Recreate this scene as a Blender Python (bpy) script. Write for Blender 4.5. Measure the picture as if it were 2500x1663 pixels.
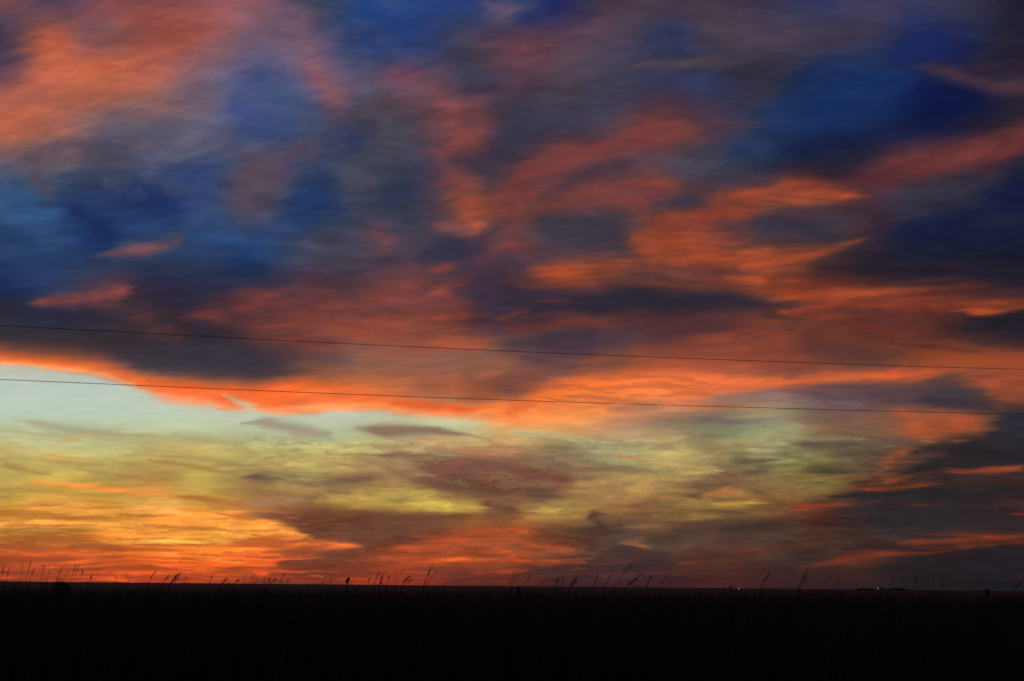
# Prairie at dusk: a burning cloud deck over a black grass field, two wires across the sky.
import bpy, bmesh, math, random
import numpy as np
from mathutils import Vector

for _o in list(bpy.data.objects): bpy.data.objects.remove(_o, do_unlink=True)
scene = bpy.context.scene
C = scene.collection
rng = random.Random(7)

# ---------------------------------------------------------------- CAMERA
EYE = Vector((0.0, 0.0, 1.60))
FOCAL = 2680.0                                   # chart units per radian
PITCH = math.atan2(599.5, FOCAL); ROLL = 0.0096
FWD = Vector((0, math.cos(PITCH), math.sin(PITCH)))
_r0, _u0 = Vector((1, 0, 0)), Vector((0, -math.sin(PITCH), math.cos(PITCH)))
RIGHT = _r0*math.cos(ROLL)+_u0*math.sin(ROLL)
UP = -_r0*math.sin(ROLL)+_u0*math.cos(ROLL)
cam_data = bpy.data.cameras.new('camera')
cam = bpy.data.objects.new('camera', cam_data); C.objects.link(cam)
from mathutils import Matrix
cam.matrix_world = Matrix.Translation(EYE) @ Matrix((RIGHT, UP, -FWD)).transposed().to_4x4()
cam_data.sensor_width = 36.0
cam_data.lens = FOCAL/2500.0*36.0
cam_data.clip_start = 0.1; cam_data.clip_end = 120000.0
cam_data.dof.use_dof = True; cam_data.dof.focus_distance = 1500.0; cam_data.dof.aperture_fstop = 2.8
scene.camera = cam

# ---------------------------------------------------------------- WORLD AND EXPOSURE
# The sun is a few degrees below the horizon: no sun lamp, all light comes from the sky.
world = bpy.data.worlds.new('World'); scene.world = world
world.use_nodes = True
_nt = world.node_tree
_bg = _nt.nodes['Background']
_sk = _nt.nodes.new('ShaderNodeTexSky'); _sk.sky_type = 'NISHITA'; _sk.sun_disc = False
_sk.sun_elevation = math.radians(-3.0); _sk.sun_rotation = math.radians(-16.0)
_nt.links.new(_sk.outputs[0], _bg.inputs[0]); _bg.inputs[1].default_value = 0.05
scene.view_settings.view_transform = 'Standard'
scene.view_settings.look = 'None'
scene.view_settings.exposure = 0.0; scene.view_settings.gamma = 1.0
scene.view_settings.use_curve_mapping = False
scene.cycles.max_bounces = 4

# ---------------------------------------------------------------- HELPERS
def at(px, py, depth):
    """Point at forward distance depth (metres along +Y) seen at photograph position px, py."""
    d = FWD*FOCAL+RIGHT*(px-1250)+UP*(831.5-py)
    return EYE+d*(depth/d.y)

def tag(o, label=None, cat=None, group=None, kind=None):
    if label: o['label'] = label
    if cat: o['category'] = cat
    if group: o['group'] = group
    if kind: o['kind'] = kind
    return o

def thing(name, loc, label, cat, group=None):
    o = bpy.data.objects.new(name, None); C.objects.link(o)
    o.location = loc; o.empty_display_size = .2
    return tag(o, label, cat, group)

def mesh_obj(name, verts, faces, mat, parent=None, smooth=False):
    me = bpy.data.meshes.new(name)
    me.from_pydata([tuple(v) for v in verts], [], faces); me.update()
    me.materials.append(mat)
    if smooth: me.polygons.foreach_set('use_smooth', [True]*len(me.polygons))
    o = bpy.data.objects.new(name, me); C.objects.link(o)
    if parent is not None: o.parent = parent
    return o

def tube(pts, radii, sides=5):
    """Tapered tube along pts: (verts, faces)."""
    V, Fc = [], []
    n = len(pts)
    for i, p in enumerate(pts):
        t = (pts[min(i+1, n-1)]-pts[max(i-1, 0)]).normalized()
        a = t.cross(Vector((0, 1, .13))).normalized(); b = t.cross(a)
        for k in range(sides):
            q = 2*math.pi*k/sides
            V.append(p+(a*math.cos(q)+b*math.sin(q))*radii[i])
    for i in range(n-1):
        for k in range(sides):
            k2 = (k+1) % sides
            Fc.append((i*sides+k, i*sides+k2, (i+1)*sides+k2, (i+1)*sides+k))
    Fc.append(tuple(range(sides-1, -1, -1))); Fc.append(tuple((n-1)*sides+k for k in range(sides)))
    return V, Fc

def material(name, c1, c2, scale=6.0, rough=.9, coord='Object'):
    m = bpy.data.materials.new(name); m.use_nodes = True
    nt = m.node_tree; b = nt.nodes['Principled BSDF']
    b.inputs['Roughness'].default_value = rough
    b.inputs['Specular IOR Level'].default_value = .15
    tc = nt.nodes.new('ShaderNodeTexCoord'); nz = nt.nodes.new('ShaderNodeTexNoise')
    nz.inputs['Scale'].default_value = scale; nz.inputs['Detail'].default_value = 5
    rp = nt.nodes.new('ShaderNodeValToRGB')
    rp.color_ramp.elements[0].position = .32; rp.color_ramp.elements[0].color = (*c1, 1)
    rp.color_ramp.elements[1].position = .68; rp.color_ramp.elements[1].color = (*c2, 1)
    nt.links.new(tc.outputs[coord], nz.inputs['Vector'])
    nt.links.new(nz.outputs['Fac'], rp.inputs[0]); nt.links.new(rp.outputs[0], b.inputs['Base Color'])
    return m

# second pass over the four quarters of the chart: the shapes that stand out at a glance
SHAPES = [
((0, 0, 1.0776), [
 ([(0,330),(150,250),(330,170),(520,110)],60,'c46a4a',.5), ([(230,195),(330,165)],30,'d06a3e',.6), ([(0,335),(80,312),(150,290)],25,'cc6c4c',.7), ([(420,60),(600,40)],40,'ac5a50',.55), ([(100,130),(170,180)],40,'c06a4a',.55),
 ([(430,290),(520,200),(620,110),(700,40)],36,'98687a',.55), ([(60,400),(200,390)],30,'7e6a76',.7), ([(230,392),(400,370),(480,340)],30,'545464',.8), ([(330,412),(470,390),(600,340)],24,'767084',.7), ([(480,262),(550,240)],30,'626070',.7),
 ([(640,250),(740,265),(760,330)],50,'4c6498',.5), ([(735,265),(745,300)],34,'42629c',.5), ([(600,160),(740,90),(785,150)],34,'6c6478',.7),
 ([(830,60),(900,190),(975,275)],30,'786a7c',.6), ([(805,110),(840,190),(880,270),(915,280)],24,'a8646c',.8), ([(830,0),(850,60),(885,115)],20,'505068',.7), ([(880,60),(1000,110),(1200,40)],56,'34509a',.55),
 ([(610,530),(680,480),(760,430),(850,365)],26,'62566a',.8), ([(670,490),(720,450)],22,'745a60',.7), ([(590,480),(610,525)],20,'3c3e5e',.6),
 ([(780,420),(900,340),(985,300)],34,'4a4860',.75), ([(885,385),(915,375)],34,'323c70',.7), ([(880,480),(1000,462)],34,'5e5c68',.8), ([(1050,490),(1090,490)],48,'363c62',.7), ([(1000,310),(1100,350)],40,'5a5260',.6), ([(830,440),(860,450)],30,'34406e',.6),
 ([(1030,200),(1100,222)],28,'8a5464',.8), ([(1150,262),(1190,310),(1200,362)],32,'985054',.8), ([(1268,305),(1272,325)],22,'9c4e4c',.8), ([(1150,402),(1280,382)],25,'a04e4a',.85), ([(1180,440),(1210,520)],25,'94484a',.8), ([(1230,520),(1240,585)],34,'b45a42',.85), ([(1140,602),(1215,590)],18,'94504a',.75),
 ([(985,615),(1030,645)],26,'8e5054',.75),
 ([(0,560),(150,590),(210,605)],42,'3c6a98',.7), ([(170,520),(260,600),(330,632)],24,'243a6c',.7), ([(280,560),(380,590),(450,612)],22,'385c90',.7), ([(500,570),(560,610),(640,652)],24,'365c92',.7), ([(455,530),(490,530)],38,'243a72',.6), ([(740,560),(860,560)],56,'2c4a80',.6), ([(20,722),(130,690)],32,'34507a',.6),
 ([(300,690),(500,722),(700,700)],34,'2c3058',.7), ([(400,800),(560,768)],24,'36344a',.7), ([(100,840),(400,850)],20,'33303f',.7),
 ([(400,645),(490,608)],18,'5a5464',.75), ([(265,666),(350,656),(440,645)],9,'925e62',.9), ([(60,803),(150,796),(250,785)],8,'924c4e',.9), ([(230,786),(300,770),(342,760)],14,'b05450',.9), ([(250,760),(320,750)],16,'503e4e',.5),
 ([(490,836),(600,812),(700,786),(770,766)],19,'98463f',.9), ([(780,650),(900,622)],32,'524e5c',.7), ([(900,722),(1100,660)],30,'3c3c4e',.75), ([(800,700),(900,690)],30,'40404f',.6),
 ([(900,800),(1050,760),(1150,740)],36,'904844',.6), ([(680,850),(900,840),(1100,850)],26,'9a4c40',.55), ([(1150,770),(1240,745)],18,'9c4c42',.6), ([(1250,760),(1347,740)],26,'4a3a4a',.7), ([(1130,715),(1210,700)],12,'8e4644',.7), ([(560,790),(650,830)],16,'4a3840',.5),
]),
((1250, 0, 1.0776), [
 ([(150,150),(300,110)],50,'58505e',.6), ([(0,140),(90,135)],30,'7c4858',.75), ([(30,185),(80,185)],26,'6c4656',.7), ([(400,92),(460,100)],32,'38406e',.7), ([(460,210),(520,212)],26,'3a4268',.6), ([(700,40),(1000,50)],40,'46425e',.5), ([(1250,60),(1347,120)],40,'322c40',.6),
 ([(270,165),(420,165),(520,160),(600,158)],9,'5e5258',.75), ([(90,240),(150,240)],46,'58545e',.6), ([(600,120),(750,150)],40,'4a4456',.5), ([(500,60),(600,80)],34,'4e4650',.5),
 ([(0,510),(60,440),(180,405),(300,370),(430,350),(560,345)],[24,24,20,26,26,12],'884446',.9), ([(480,320),(640,320)],10,'60464c',.65), ([(60,560),(200,525),(350,515),(450,500)],22,'8a4848',.85), ([(120,490),(250,440)],22,'50404e',.75), ([(0,560),(60,580)],16,'8a4844',.6),
 ([(470,470),(620,440),(700,470)],38,'46485a',.75), ([(560,492),(700,482)],20,'3a3a46',.65), ([(560,400),(640,390)],20,'304070',.7),
 ([(620,380),(720,310),(850,260),(1000,220)],58,'1e3c74',.75), ([(1050,280),(1250,270)],50,'141e54',.8), ([(700,400),(900,385),(1050,335)],36,'1c2654',.7), ([(1000,130),(1200,120)],34,'242f6c',.6), ([(700,442),(900,422),(1100,372)],24,'2c2838',.75), ([(1150,330),(1347,300)],22,'302834',.6),
 ([(1040,175),(1150,190),(1230,215),(1347,227)],12,'563c48',.9), ([(1200,165),(1347,185)],22,'3c3040',.6),
 ([(520,522),(680,515),(760,490),(900,500)],19,'ac4e38',.9), ([(680,527),(800,520),(930,512)],12,'c45a3a',.95), ([(720,492),(860,488)],12,'a04436',.7),
 ([(900,470),(1020,432),(1150,420),(1260,390),(1347,352)],[20,24,24,20,18],'823f3e',.9), ([(950,560),(1100,512),(1300,470)],24,'40404c',.85), ([(1000,582),(1100,552)],15,'503e48',.65), ([(1100,480),(1250,462)],14,'363642',.7),
 ([(400,540),(480,530),(545,545)],15,'42404e',.95), ([(50,610),(200,602),(335,590)],30,'40404c',.9), ([(320,640),(450,600),(560,560),(700,548)],20,'a44c3a',.9), ([(300,652),(420,642),(530,640)],28,'ac5039',.85), ([(0,640),(60,660)],14,'8a4642',.6), ([(200,650),(290,640)],16,'5c4048',.6),
 ([(600,602),(760,602),(900,580)],32,'3c3c4c',.95), ([(555,580),(620,622)],18,'5c4048',.7), ([(640,634),(800,642),(900,625)],12,'3a343c',.85),
 ([(380,680),(550,686),(700,680),(820,660),(935,628)],[18,24,22,15,5],'c05a38',.97), ([(60,732),(180,715),(320,700)],22,'b25438',.92), ([(100,722),(230,715)],8,'c46038',.9), ([(0,740),(60,745)],14,'7c4440',.6), ([(420,715),(560,718),(660,722)],6,'74423c',.9), ([(280,705),(420,712)],5,'8a4a3c',.7), ([(560,735),(665,735)],12,'c05a36',.92), ([(700,720),(790,690)],16,'8c483a',.75),
 ([(250,737),(500,755),(720,775),(900,772),(1100,762),(1240,750)],[8,9,11,9,8,5],'b65434',.97),
 ([(950,692),(1100,632),(1347,560)],44,'1e2444',.85), ([(820,722),(1000,700),(1347,690)],26,'26242e',.85), ([(960,742),(1200,735)],9,'5e363a',.65), ([(1180,595),(1347,570)],12,'2c2836',.6),
 ([(0,776),(120,790),(250,785)],17,'3a323f',.9), ([(120,815),(300,790),(480,785),(620,790),(720,806)],[13,24,26,19,7],'32303e',.97), ([(50,796),(160,788)],5,'84403c',.85), ([(700,830),(760,850)],14,'4e343a',.7),
 ([(1000,802),(1200,800),(1347,792)],11,'984632',.75), ([(1150,816),(1250,819),(1347,808)],5,'d05c36',.97), ([(1180,860),(1347,842)],22,'2a2830',.97), ([(720,812),(900,806),(1100,812)],17,'9a4836',.75), ([(0,862),(200,842),(600,852),(900,862)],13,'8a4438',.65),
 ([(820,845),(1000,850),(1150,860)],18,'7c3e34',.6), ([(60,880),(240,872)],16,'463a46',.8),
]),
((0, 806, 1.0776), [
 ([(0,20),(250,40),(500,75),(700,100),(850,110)],[20,30,34,30,14],'3b383f',.85), ([(900,60),(1100,90),(1200,110)],30,'9a5e4c',.55), ([(880,140),(980,130)],20,'b06e4c',.6), ([(1200,130),(1330,150)],26,'844a3a',.7), ([(1050,50),(1200,45)],14,'a85440',.6),
 ([(350,160),(500,185),(640,197)],11,'ff8a50',.6), ([(700,207),(850,200),(1000,206)],7,'ffa066',.75), ([(560,205),(625,212)],5,'f08c5c',.7),
 ([(645,388),(690,390),(745,396)],[4,9,5],'6e544a',.97), ([(750,385),(810,384)],5,'8a7050',.8), ([(835,406),(900,400),(1000,385)],[11,12,5],'7c5c4a',.9), ([(850,426),(935,430)],8,'7c5e4a',.85), ([(620,465),(740,450),(860,440)],8,'987858',.7), ([(690,480),(800,462)],7,'8c6a4c',.7),
 ([(940,255),(1030,269),(1100,265),(1225,276)],[9,14,11,5],'8a705c',.8), ([(640,245),(720,250),(800,265),(895,283)],[7,12,10,5],'a29a84',.7), ([(1050,300),(1150,285),(1250,295)],8,'b49a6c',.75), ([(1060,310),(1090,320)],10,'bcb47c',.6),
 ([(1080,345),(1180,360),(1347,365)],19,'7a5444',.92), ([(1000,330),(1060,328),(1110,338)],6,'866c54',.9), ([(1090,395),(1200,410),(1347,420)],17,'74503e',.95), ([(1265,455),(1347,470)],13,'704c3a',.92), ([(1180,385),(1330,385)],15,'80503e',.8), ([(1120,325),(1200,332)],7,'90866a',.7), ([(1250,320),(1347,325)],12,'a87a58',.7),
 ([(850,452),(1000,440),(1170,440)],15,'b8a85a',.75), ([(880,470),(1080,465),(1255,466)],[8,12,7],'c4b456',.95), ([(1000,455),(1150,450)],5,'a8944e',.6), ([(760,425),(830,430)],10,'b8a65e',.6),
 ([(580,487),(720,496),(850,500),(1000,500),(1200,490)],[4,13,25,26,13],'6e4634',.96), ([(760,520),(900,540),(1030,540)],22,'6c4332',.92), ([(830,602),(950,586)],26,'703c2c',.92), ([(740,615),(835,620)],13,'7c3e2c',.88), ([(1000,520),(1150,520)],16,'7c4a34',.8), ([(1150,490),(1347,500)],12,'74502f',.6),
 ([(160,472),(240,476),(335,465)],[4,10,4],'e8a446',.92), ([(150,465),(210,458),(320,463)],3,'fcb650',.8), ([(0,486),(150,490),(245,500)],8,'b88438',.92), ([(0,530),(150,525),(265,526)],6,'a88038',.85), ([(330,470),(430,475),(520,492)],6,'ffb458',.9), ([(240,490),(400,490)],6,'c8923c',.8),
 ([(0,513),(150,508),(330,513)],[5,6,3],'ffb050',.97), ([(40,519),(200,519)],3,'ffa844',.85), ([(430,505),(600,508),(720,520),(830,550)],[10,16,14,5],'ffab48',.92), ([(250,546),(400,535),(480,540)],8,'ffa544',.85), ([(560,530),(690,536)],8,'ffb850',.9), ([(300,553),(480,556),(600,553),(670,545)],[3,7,7,4],'ffc452',.97), ([(360,500),(500,498)],6,'f49a3c',.7),
 ([(380,520),(560,522),(640,536)],[3,4,3],'b87830',.97), ([(640,532),(668,543)],4,'bc7430',.95), ([(100,540),(200,556),(275,570)],11,'a0602e',.92), ([(60,552),(150,560)],8,'a86a30',.8), ([(380,564),(600,563)],3,'a85a28',.92), ([(320,582),(540,580)],4,'b05a2a',.88), ([(600,566),(700,566),(770,560)],8,'b25a2e',.92), ([(0,566),(60,576),(125,582)],9,'a4562c',.88),
 ([(330,574),(480,572),(720,576)],[3,5,3],'ff9038',.95), ([(120,580),(230,585),(330,580)],[3,6,4],'f47432',.9), ([(430,591),(570,590)],9,'fa8a34',.85), ([(500,601),(610,603)],3,'ffb048',.92), ([(620,590),(740,588)],7,'f8702f',.85), ([(0,594),(120,598)],5,'d4602e',.7),
 ([(0,607),(200,607)],8,'94482a',.85), ([(380,609),(560,612)],4,'a84c28',.9), ([(280,598),(420,600)],4,'f4702e',.8), ([(200,617),(330,618)],3,'ee6c30',.85), ([(280,628),(460,628)],5,'9a4626',.85), ([(420,620),(640,622)],4,'fa6a2c',.85), ([(560,636),(700,640)],6,'a84828',.7), ([(640,618),(720,622)],8,'f8662e',.8), ([(0,642),(300,646)],6,'8c3e28',.75), ([(340,646),(480,650)],3,'e8582c',.8), ([(470,640),(600,644)],4,'e4562a',.7),
 ([(120,402),(230,411),(350,426),(430,433)],[3,4,4,4],'fa9c48',.97), ([(430,433),(520,443),(650,461)],[5,5,3],'a8743e',.92), ([(370,430),(430,420)],8,'e0a24c',.75), ([(378,453),(405,445)],3,'eca850',.9), ([(310,385),(450,400)],7,'b88a48',.75),
 ([(780,560),(860,566),(955,571)],[5,8,4],'f07c3a',.92), ([(1000,592),(1150,572),(1347,560)],13,'b8562e',.75), ([(1130,605),(1240,603),(1347,598)],5,'e0682e',.8), ([(1080,620),(1347,615)],5,'8c4428',.7), ([(960,630),(1150,640)],7,'a04428',.7), ([(1200,580),(1347,578)],4,'8e4a2c',.6),
 ([(380,330),(550,340),(660,356)],6,'a8945a',.85), ([(420,345),(540,372)],5,'a08a4e',.85), ([(40,240),(150,258),(310,273)],7,'a6a284',.85), ([(0,355),(85,376)],5,'a89250',.85), ([(100,325),(260,346)],7,'b2a262',.65), ([(150,297),(220,287)],5,'c8b070',.7), ([(560,350),(655,356)],5,'a08652',.8), ([(440,300),(600,290)],8,'b8b078',.6),
]),
((1250, 806, 1.0776), [
 ([(0,40),(150,20),(240,25)],26,'4a3c46',.7), ([(0,150),(90,110),(190,70)],30,'704844',.85), ([(250,100),(450,90),(650,80)],24,'9c4e38',.75), ([(700,50),(900,60)],20,'6a3a34',.6), ([(300,40),(500,60)],18,'8a4638',.6), ([(560,40),(700,30)],14,'944a36',.5), ([(1050,40),(1250,60)],16,'4c322f',.6),
 ([(60,215),(180,185),(330,165),(480,160)],15,'fa8a48',.85), ([(480,160),(650,146),(850,130),(1010,122)],9,'d4683a',.88), ([(60,252),(250,236)],15,'dca068',.75), ([(0,215),(70,185)],16,'d4683a',.7), ([(480,190),(650,176),(760,182)],17,'84706a',.75), ([(330,215),(480,210)],16,'b08a68',.65), ([(370,196),(440,198)],7,'a8a48a',.6),
 ([(740,172),(900,158),(1050,166)],17,'5a484a',.88), ([(835,194),(915,190)],12,'74686a',.6), ([(1060,180),(1180,190),(1270,205)],[9,13,6],'3a3438',.97), ([(1150,150),(1230,150)],9,'5c3a34',.7), ([(1150,110),(1250,130),(1347,165)],24,'984c32',.8), ([(800,215),(1000,215)],12,'70544c',.6),
 ([(765,255),(700,298),(640,325),(700,340),(775,332)],[9,15,18,13,7],'a4a478',.92), ([(560,275),(660,250),(760,240)],12,'8e8a72',.75), ([(480,235),(620,245)],11,'6e665e',.85), ([(430,262),(540,300)],17,'8a705a',.75), ([(560,320),(620,300)],14,'948a66',.7), ([(800,265),(960,280)],16,'845a48',.7), ([(950,285),(1080,295)],14,'6e5a50',.75),
 ([(720,300),(860,306),(950,300)],10,'6c5a4e',.92), ([(800,332),(920,326)],9,'6e5c4c',.85), ([(740,376),(930,372)],13,'625240',.88), ([(580,350),(690,345)],[6,10],'625242',.97), ([(610,376),(690,370)],11,'675744',.88), ([(880,310),(1000,315)],6,'8a7c62',.6), ([(1060,290),(1110,296)],5,'7c7868',.8),
 ([(440,376),(530,372)],7,'aea860',.97), ([(300,345),(420,362)],9,'a0905c',.65), ([(760,412),(885,402)],12,'988a54',.92), ([(650,386),(725,382)],5,'948a5a',.85), ([(690,420),(760,425)],8,'8a7450',.6),
 ([(450,411),(580,405)],11,'745040',.88), ([(475,437),(500,435)],11,'664838',.85), ([(490,440),(560,430),(650,440)],8,'a87244',.6), ([(530,466),(600,456),(675,450)],[5,8,5],'caa450',.97), ([(700,470),(780,440)],9,'8e6444',.6),
 ([(0,380),(120,392)],25,'7a4e3e',.85), ([(30,432),(110,436)],11,'5e483e',.92), ([(60,342),(150,352)],17,'7a6650',.75), ([(55,476),(120,470)],[5,10],'b09e52',.95), ([(150,385),(330,372)],14,'9a8658',.6), ([(160,345),(300,362),(420,385)],7,'7e6c50',.8),
 ([(0,270),(120,285),(260,300)],13,'b4b484',.78), ([(240,330),(350,335)],10,'ba8456',.88), ([(130,430),(300,402),(420,422)],20,'9c8452',.7), ([(340,462),(430,455)],9,'7a603e',.85), ([(190,475),(290,470)],3,'86683f',.75), ([(200,482),(300,478)],3,'806038',.75), ([(440,500),(560,488)],9,'9a8048',.85), ([(300,515),(430,520)],10,'86683f',.7),
 ([(100,540),(200,546)],13,'6c4834',.88), ([(215,492),(240,520),(245,565)],[11,19,24],'563e34',.97), ([(203,497),(225,485),(247,488)],[4,6,3],'5e4234',.9), ([(150,580),(300,590)],14,'6a4030',.7), ([(285,560),(370,572)],[4,9],'a0683c',.92), ([(20,520),(80,540)],4,'c46434',.85), ([(0,560),(90,575),(170,590)],9,'b4562e',.8), ([(0,604),(60,606)],5,'d8622e',.85), ([(90,606),(130,609)],4,'c85a2c',.9),
 ([(300,602),(450,542),(600,520),(800,510)],[24,25,21,17],'4c3a33',.9), ([(560,480),(640,486)],6,'604e3c',.85), ([(400,600),(600,590)],12,'45332f',.7), ([(420,612),(500,606)],7,'7a402e',.85), ([(540,592),(620,582),(830,560)],9,'683a2f',.75), ([(640,540),(700,530)],12,'5a3e32',.7), ([(200,640),(500,640)],14,'5a302c',.6),
 ([(960,382),(1000,340),(1060,312)],11,'985840',.88), ([(1000,205),(1060,240),(1100,270),(1122,300)],[7,13,19,9],'b05a38',.97), ([(1080,260),(1200,250),(1255,245)],[13,13,6],'a85434',.9), ([(1160,292),(1205,290)],8,'ba5e3a',.85),
 ([(1050,325),(1120,315)],8,'302c30',.97), ([(1130,330),(1220,310),(1347,270)],[13,23,40],'2e2e34',.97), ([(1260,250),(1347,230)],20,'2c2f36',.9), ([(1010,390),(1100,360),(1250,345),(1347,340)],[7,13,15,13],'322c2e',.97), ([(1100,385),(1300,390)],8,'3c302f',.92), ([(1010,350),(1060,345)],4,'9a4830',.8),
 ([(1130,362),(1220,371),(1347,362)],[4,7,6],'944630',.94), ([(1200,395),(1347,400)],9,'4c302e',.7), ([(980,402),(1070,386)],6,'a04c32',.88), ([(885,418),(980,422),(1060,411),(1145,404)],[4,5,5,3],'a84a2e',.97), ([(905,404),(985,398)],[3,4],'5c3a30',.9),
 ([(830,440),(950,435),(1150,430),(1347,430)],[6,11,17,18],'2e2d30',.97), ([(930,500),(1150,490),(1347,505)],32,'322e32',.92), ([(820,505),(950,530)],20,'40332f',.8), ([(720,470),(800,462),(905,457)],[6,5,3],'964832',.92), ([(755,464),(790,451)],4,'ac4e30',.95), ([(1000,466),(1140,458)],3,'5c3630',.85), ([(1305,486),(1347,484)],4,'94402a',.95), ([(1190,462),(1347,462)],4,'4c302e',.7),
 ([(985,556),(1100,556),(1220,549),(1347,545)],[4,6,6,5],'a84630',.95), ([(1030,538),(1200,540),(1347,542)],4,'7c3a2c',.75), ([(1000,568),(1150,572),(1347,560)],[3,5,4],'9c4028',.9), ([(780,632),(850,611),(950,596),(1080,586),(1210,575)],[7,8,6,5,3],'8c3e2c',.97), ([(955,593),(1015,590)],5,'ae4a2c',.94), ([(860,575),(1000,577)],9,'302a2c',.85), ([(690,610),(800,600)],10,'3a2c2d',.7),
 ([(880,642),(1100,612),(1347,590)],26,'2a252a',.88), ([(950,672),(1347,662)],20,'272329',.85), ([(600,650),(850,660)],12,'432a2b',.7),
]),
]
# ---------------------------------------------------------------- SKY MODEL
# The clouds of the western sky are described on a gnomonic chart of that sky
# (2500 x 1663 chart units, 2680 units = one radian near the middle).
GY = [-250, 0, 100, 200, 300, 400, 500, 600, 700, 800, 880, 960, 1030, 1100, 1170, 1240, 1300, 1360, 1420, 1480]
GRID = {
0:   '965454 644b5f 965558 965050 a55a5c a0626e 55556b 2d5596 325296 345096 3c508c 283070 52444e 554855 504658 443e58 3e4473 4b4664 41426c 413e55 28243c',
100: '4b4155 b95c48 96585c a55248 af5c55 87697a 8c6878 465282 3e5291 504c64 5f4a5a 6e4c5c 554c5c 3c3e5f 4e4655 524856 4b4150 48425a 26326e 282e5a 2d2637',
200: '69485a be6455 c86952 b9695c 826978 586496 6a6888 5a5869 78525c 484658 584854 584a54 4c4a5e 3e3e5c 3a3c5c 423a48 283a6c 263e78 1e2d64 1e204b 302a40',
300: 'c8705a aa6964 786470 70666e 70687a 4b5f9b 555f82 4b4c5c 5f5058 804c54 484454 424052 4a4454 6a4448 554250 424056 243a6c 1e346a 142355 20203c 302838',
400: '5f6278 64626c 545468 4c5a80 485a8a 5f5864 3e4e78 525664 4b4e5f 624450 463e4c 7a484c 5c4450 58505c 484a5a 2d304e 2e283a 4a3440 6a3c40 52363e 2a2a3e',
500: '406c96 3a5a87 2c4476 2c4478 3c5c91 625660 2e487d 4a4e62 464a5a 8a5048 8a504a 704648 90504a 7d4648 744440 924a3e 9a4c3c 5a3842 4a424e 48404e 1e2248',
600: '2e4c78 325482 2a4676 3e5476 3a5c8a 32548c 46526e 544e5a 564e5c 3e3e54 6e464e 56464e 403e4c 90503f 884642 5a3c40 443840 42303a 222648 1e2244 1e223a',
700: '283c69 364870 4c3e4c 3a3244 36384e 343854 62404a 544048 694248 6c424a 463a4c 5c3e46 804a44 8a4a40 924c3e 84422f 7c3c34 7a3a30 6c3432 6a3834 322a3a',
800: '3a3642 383644 3e3640 4e3a3e 3e3642 6c4040 7c4440 985044 a05442 8c4a42 5a3e4a 6c4244 5a4048 5a3a3e 623a3e 904a38 7e4236 7a3e32 69362f 462e32 2a2a36',
880: 'c87048 a06048 6e4a44 463a40 403c44 443e46 6e4a42 8a604f 9c6450 96644f 905c4a 5f444a 704a42 a0543c 9c503a 8c4838 804434 684038 904a30 98502f 8c4430',
960: 'bccabe bccabe bccabe d8a078 f08850 f8783e fa7d3c e67d41 af6946 aa6242 8c4e3c f47c3c f4823e f08248 c87350 966050 645458 5a4648 4b3e42 3e373c 7a4430',
1030:'bcccb0 b8c4a8 b9c6a5 bcc8a5 bccaac b0b098 bec3aa aaa88a bcc096 c3c896 e0a568 dca05f be8764 96785f 7d735f a0a478 866a54 825c4c a05a3a 965238 2e3036',
1100:'bebe78 bec382 bec382 b6b273 beb670 bebc76 bebe78 b8b674 a8986a a89064 a58e60 90805c a0a073 bab070 a09664 969b69 868660 6e5f50 5f443e 34323a 2a2e38',
1170:'b4a55a bcaa55 b9a555 b69650 b9ac58 a08452 a5965a 96784f 92744e 6e4b3c 784b3a 7d5541 a0905a a08c56 735541 87734b a09155 704a38 4b3737 463234 463234',
1240:'b49641 d49b46 d0a041 dea850 c89641 aa7841 966941 a69042 b4a54b a58c46 967346 a08a4b 916e41 86673f 907a42 825f3c 6e3f33 3e3436 3e3234 3a3236 4e3234',
1300:'af7832 aa7330 d88c37 f8a04b ec9637 f89e42 aa5032 69412f 643e30 9c4e30 a05832 69442f 52403a 805c3c 664438 58423a 5a3c34 463636 3a3237 58362f 58322e',
1360:'a5502d c05a2d c45f2d e86e2d f8802f f4702d 96462a 7d402a a04a2a 91462a 92462a 6e3a2a 46322f 50362e 5a372d 50382f 4b3632 6a3830 3c2e32 342e34 2e2c36',
1420:'873e2a 96412a a04226 ac4626 b84a26 8c3e28 783424 823424 873424 5f2a26 5a2824 442628 3e2428 422426 462626 422628 3a262a 36262a 28242a 24232a 20222c',
}
GRID[-250] = '6a4a58 7a4e58 80505a 7c4c58 805464 705a70 485070 2d4a82 2e4880 304880 364878 2c3468 464050 484252 464256 3e3c56 384068 423f5c 3a3c60 383850 262438'
GRID[1480] = GRID[1420]

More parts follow.
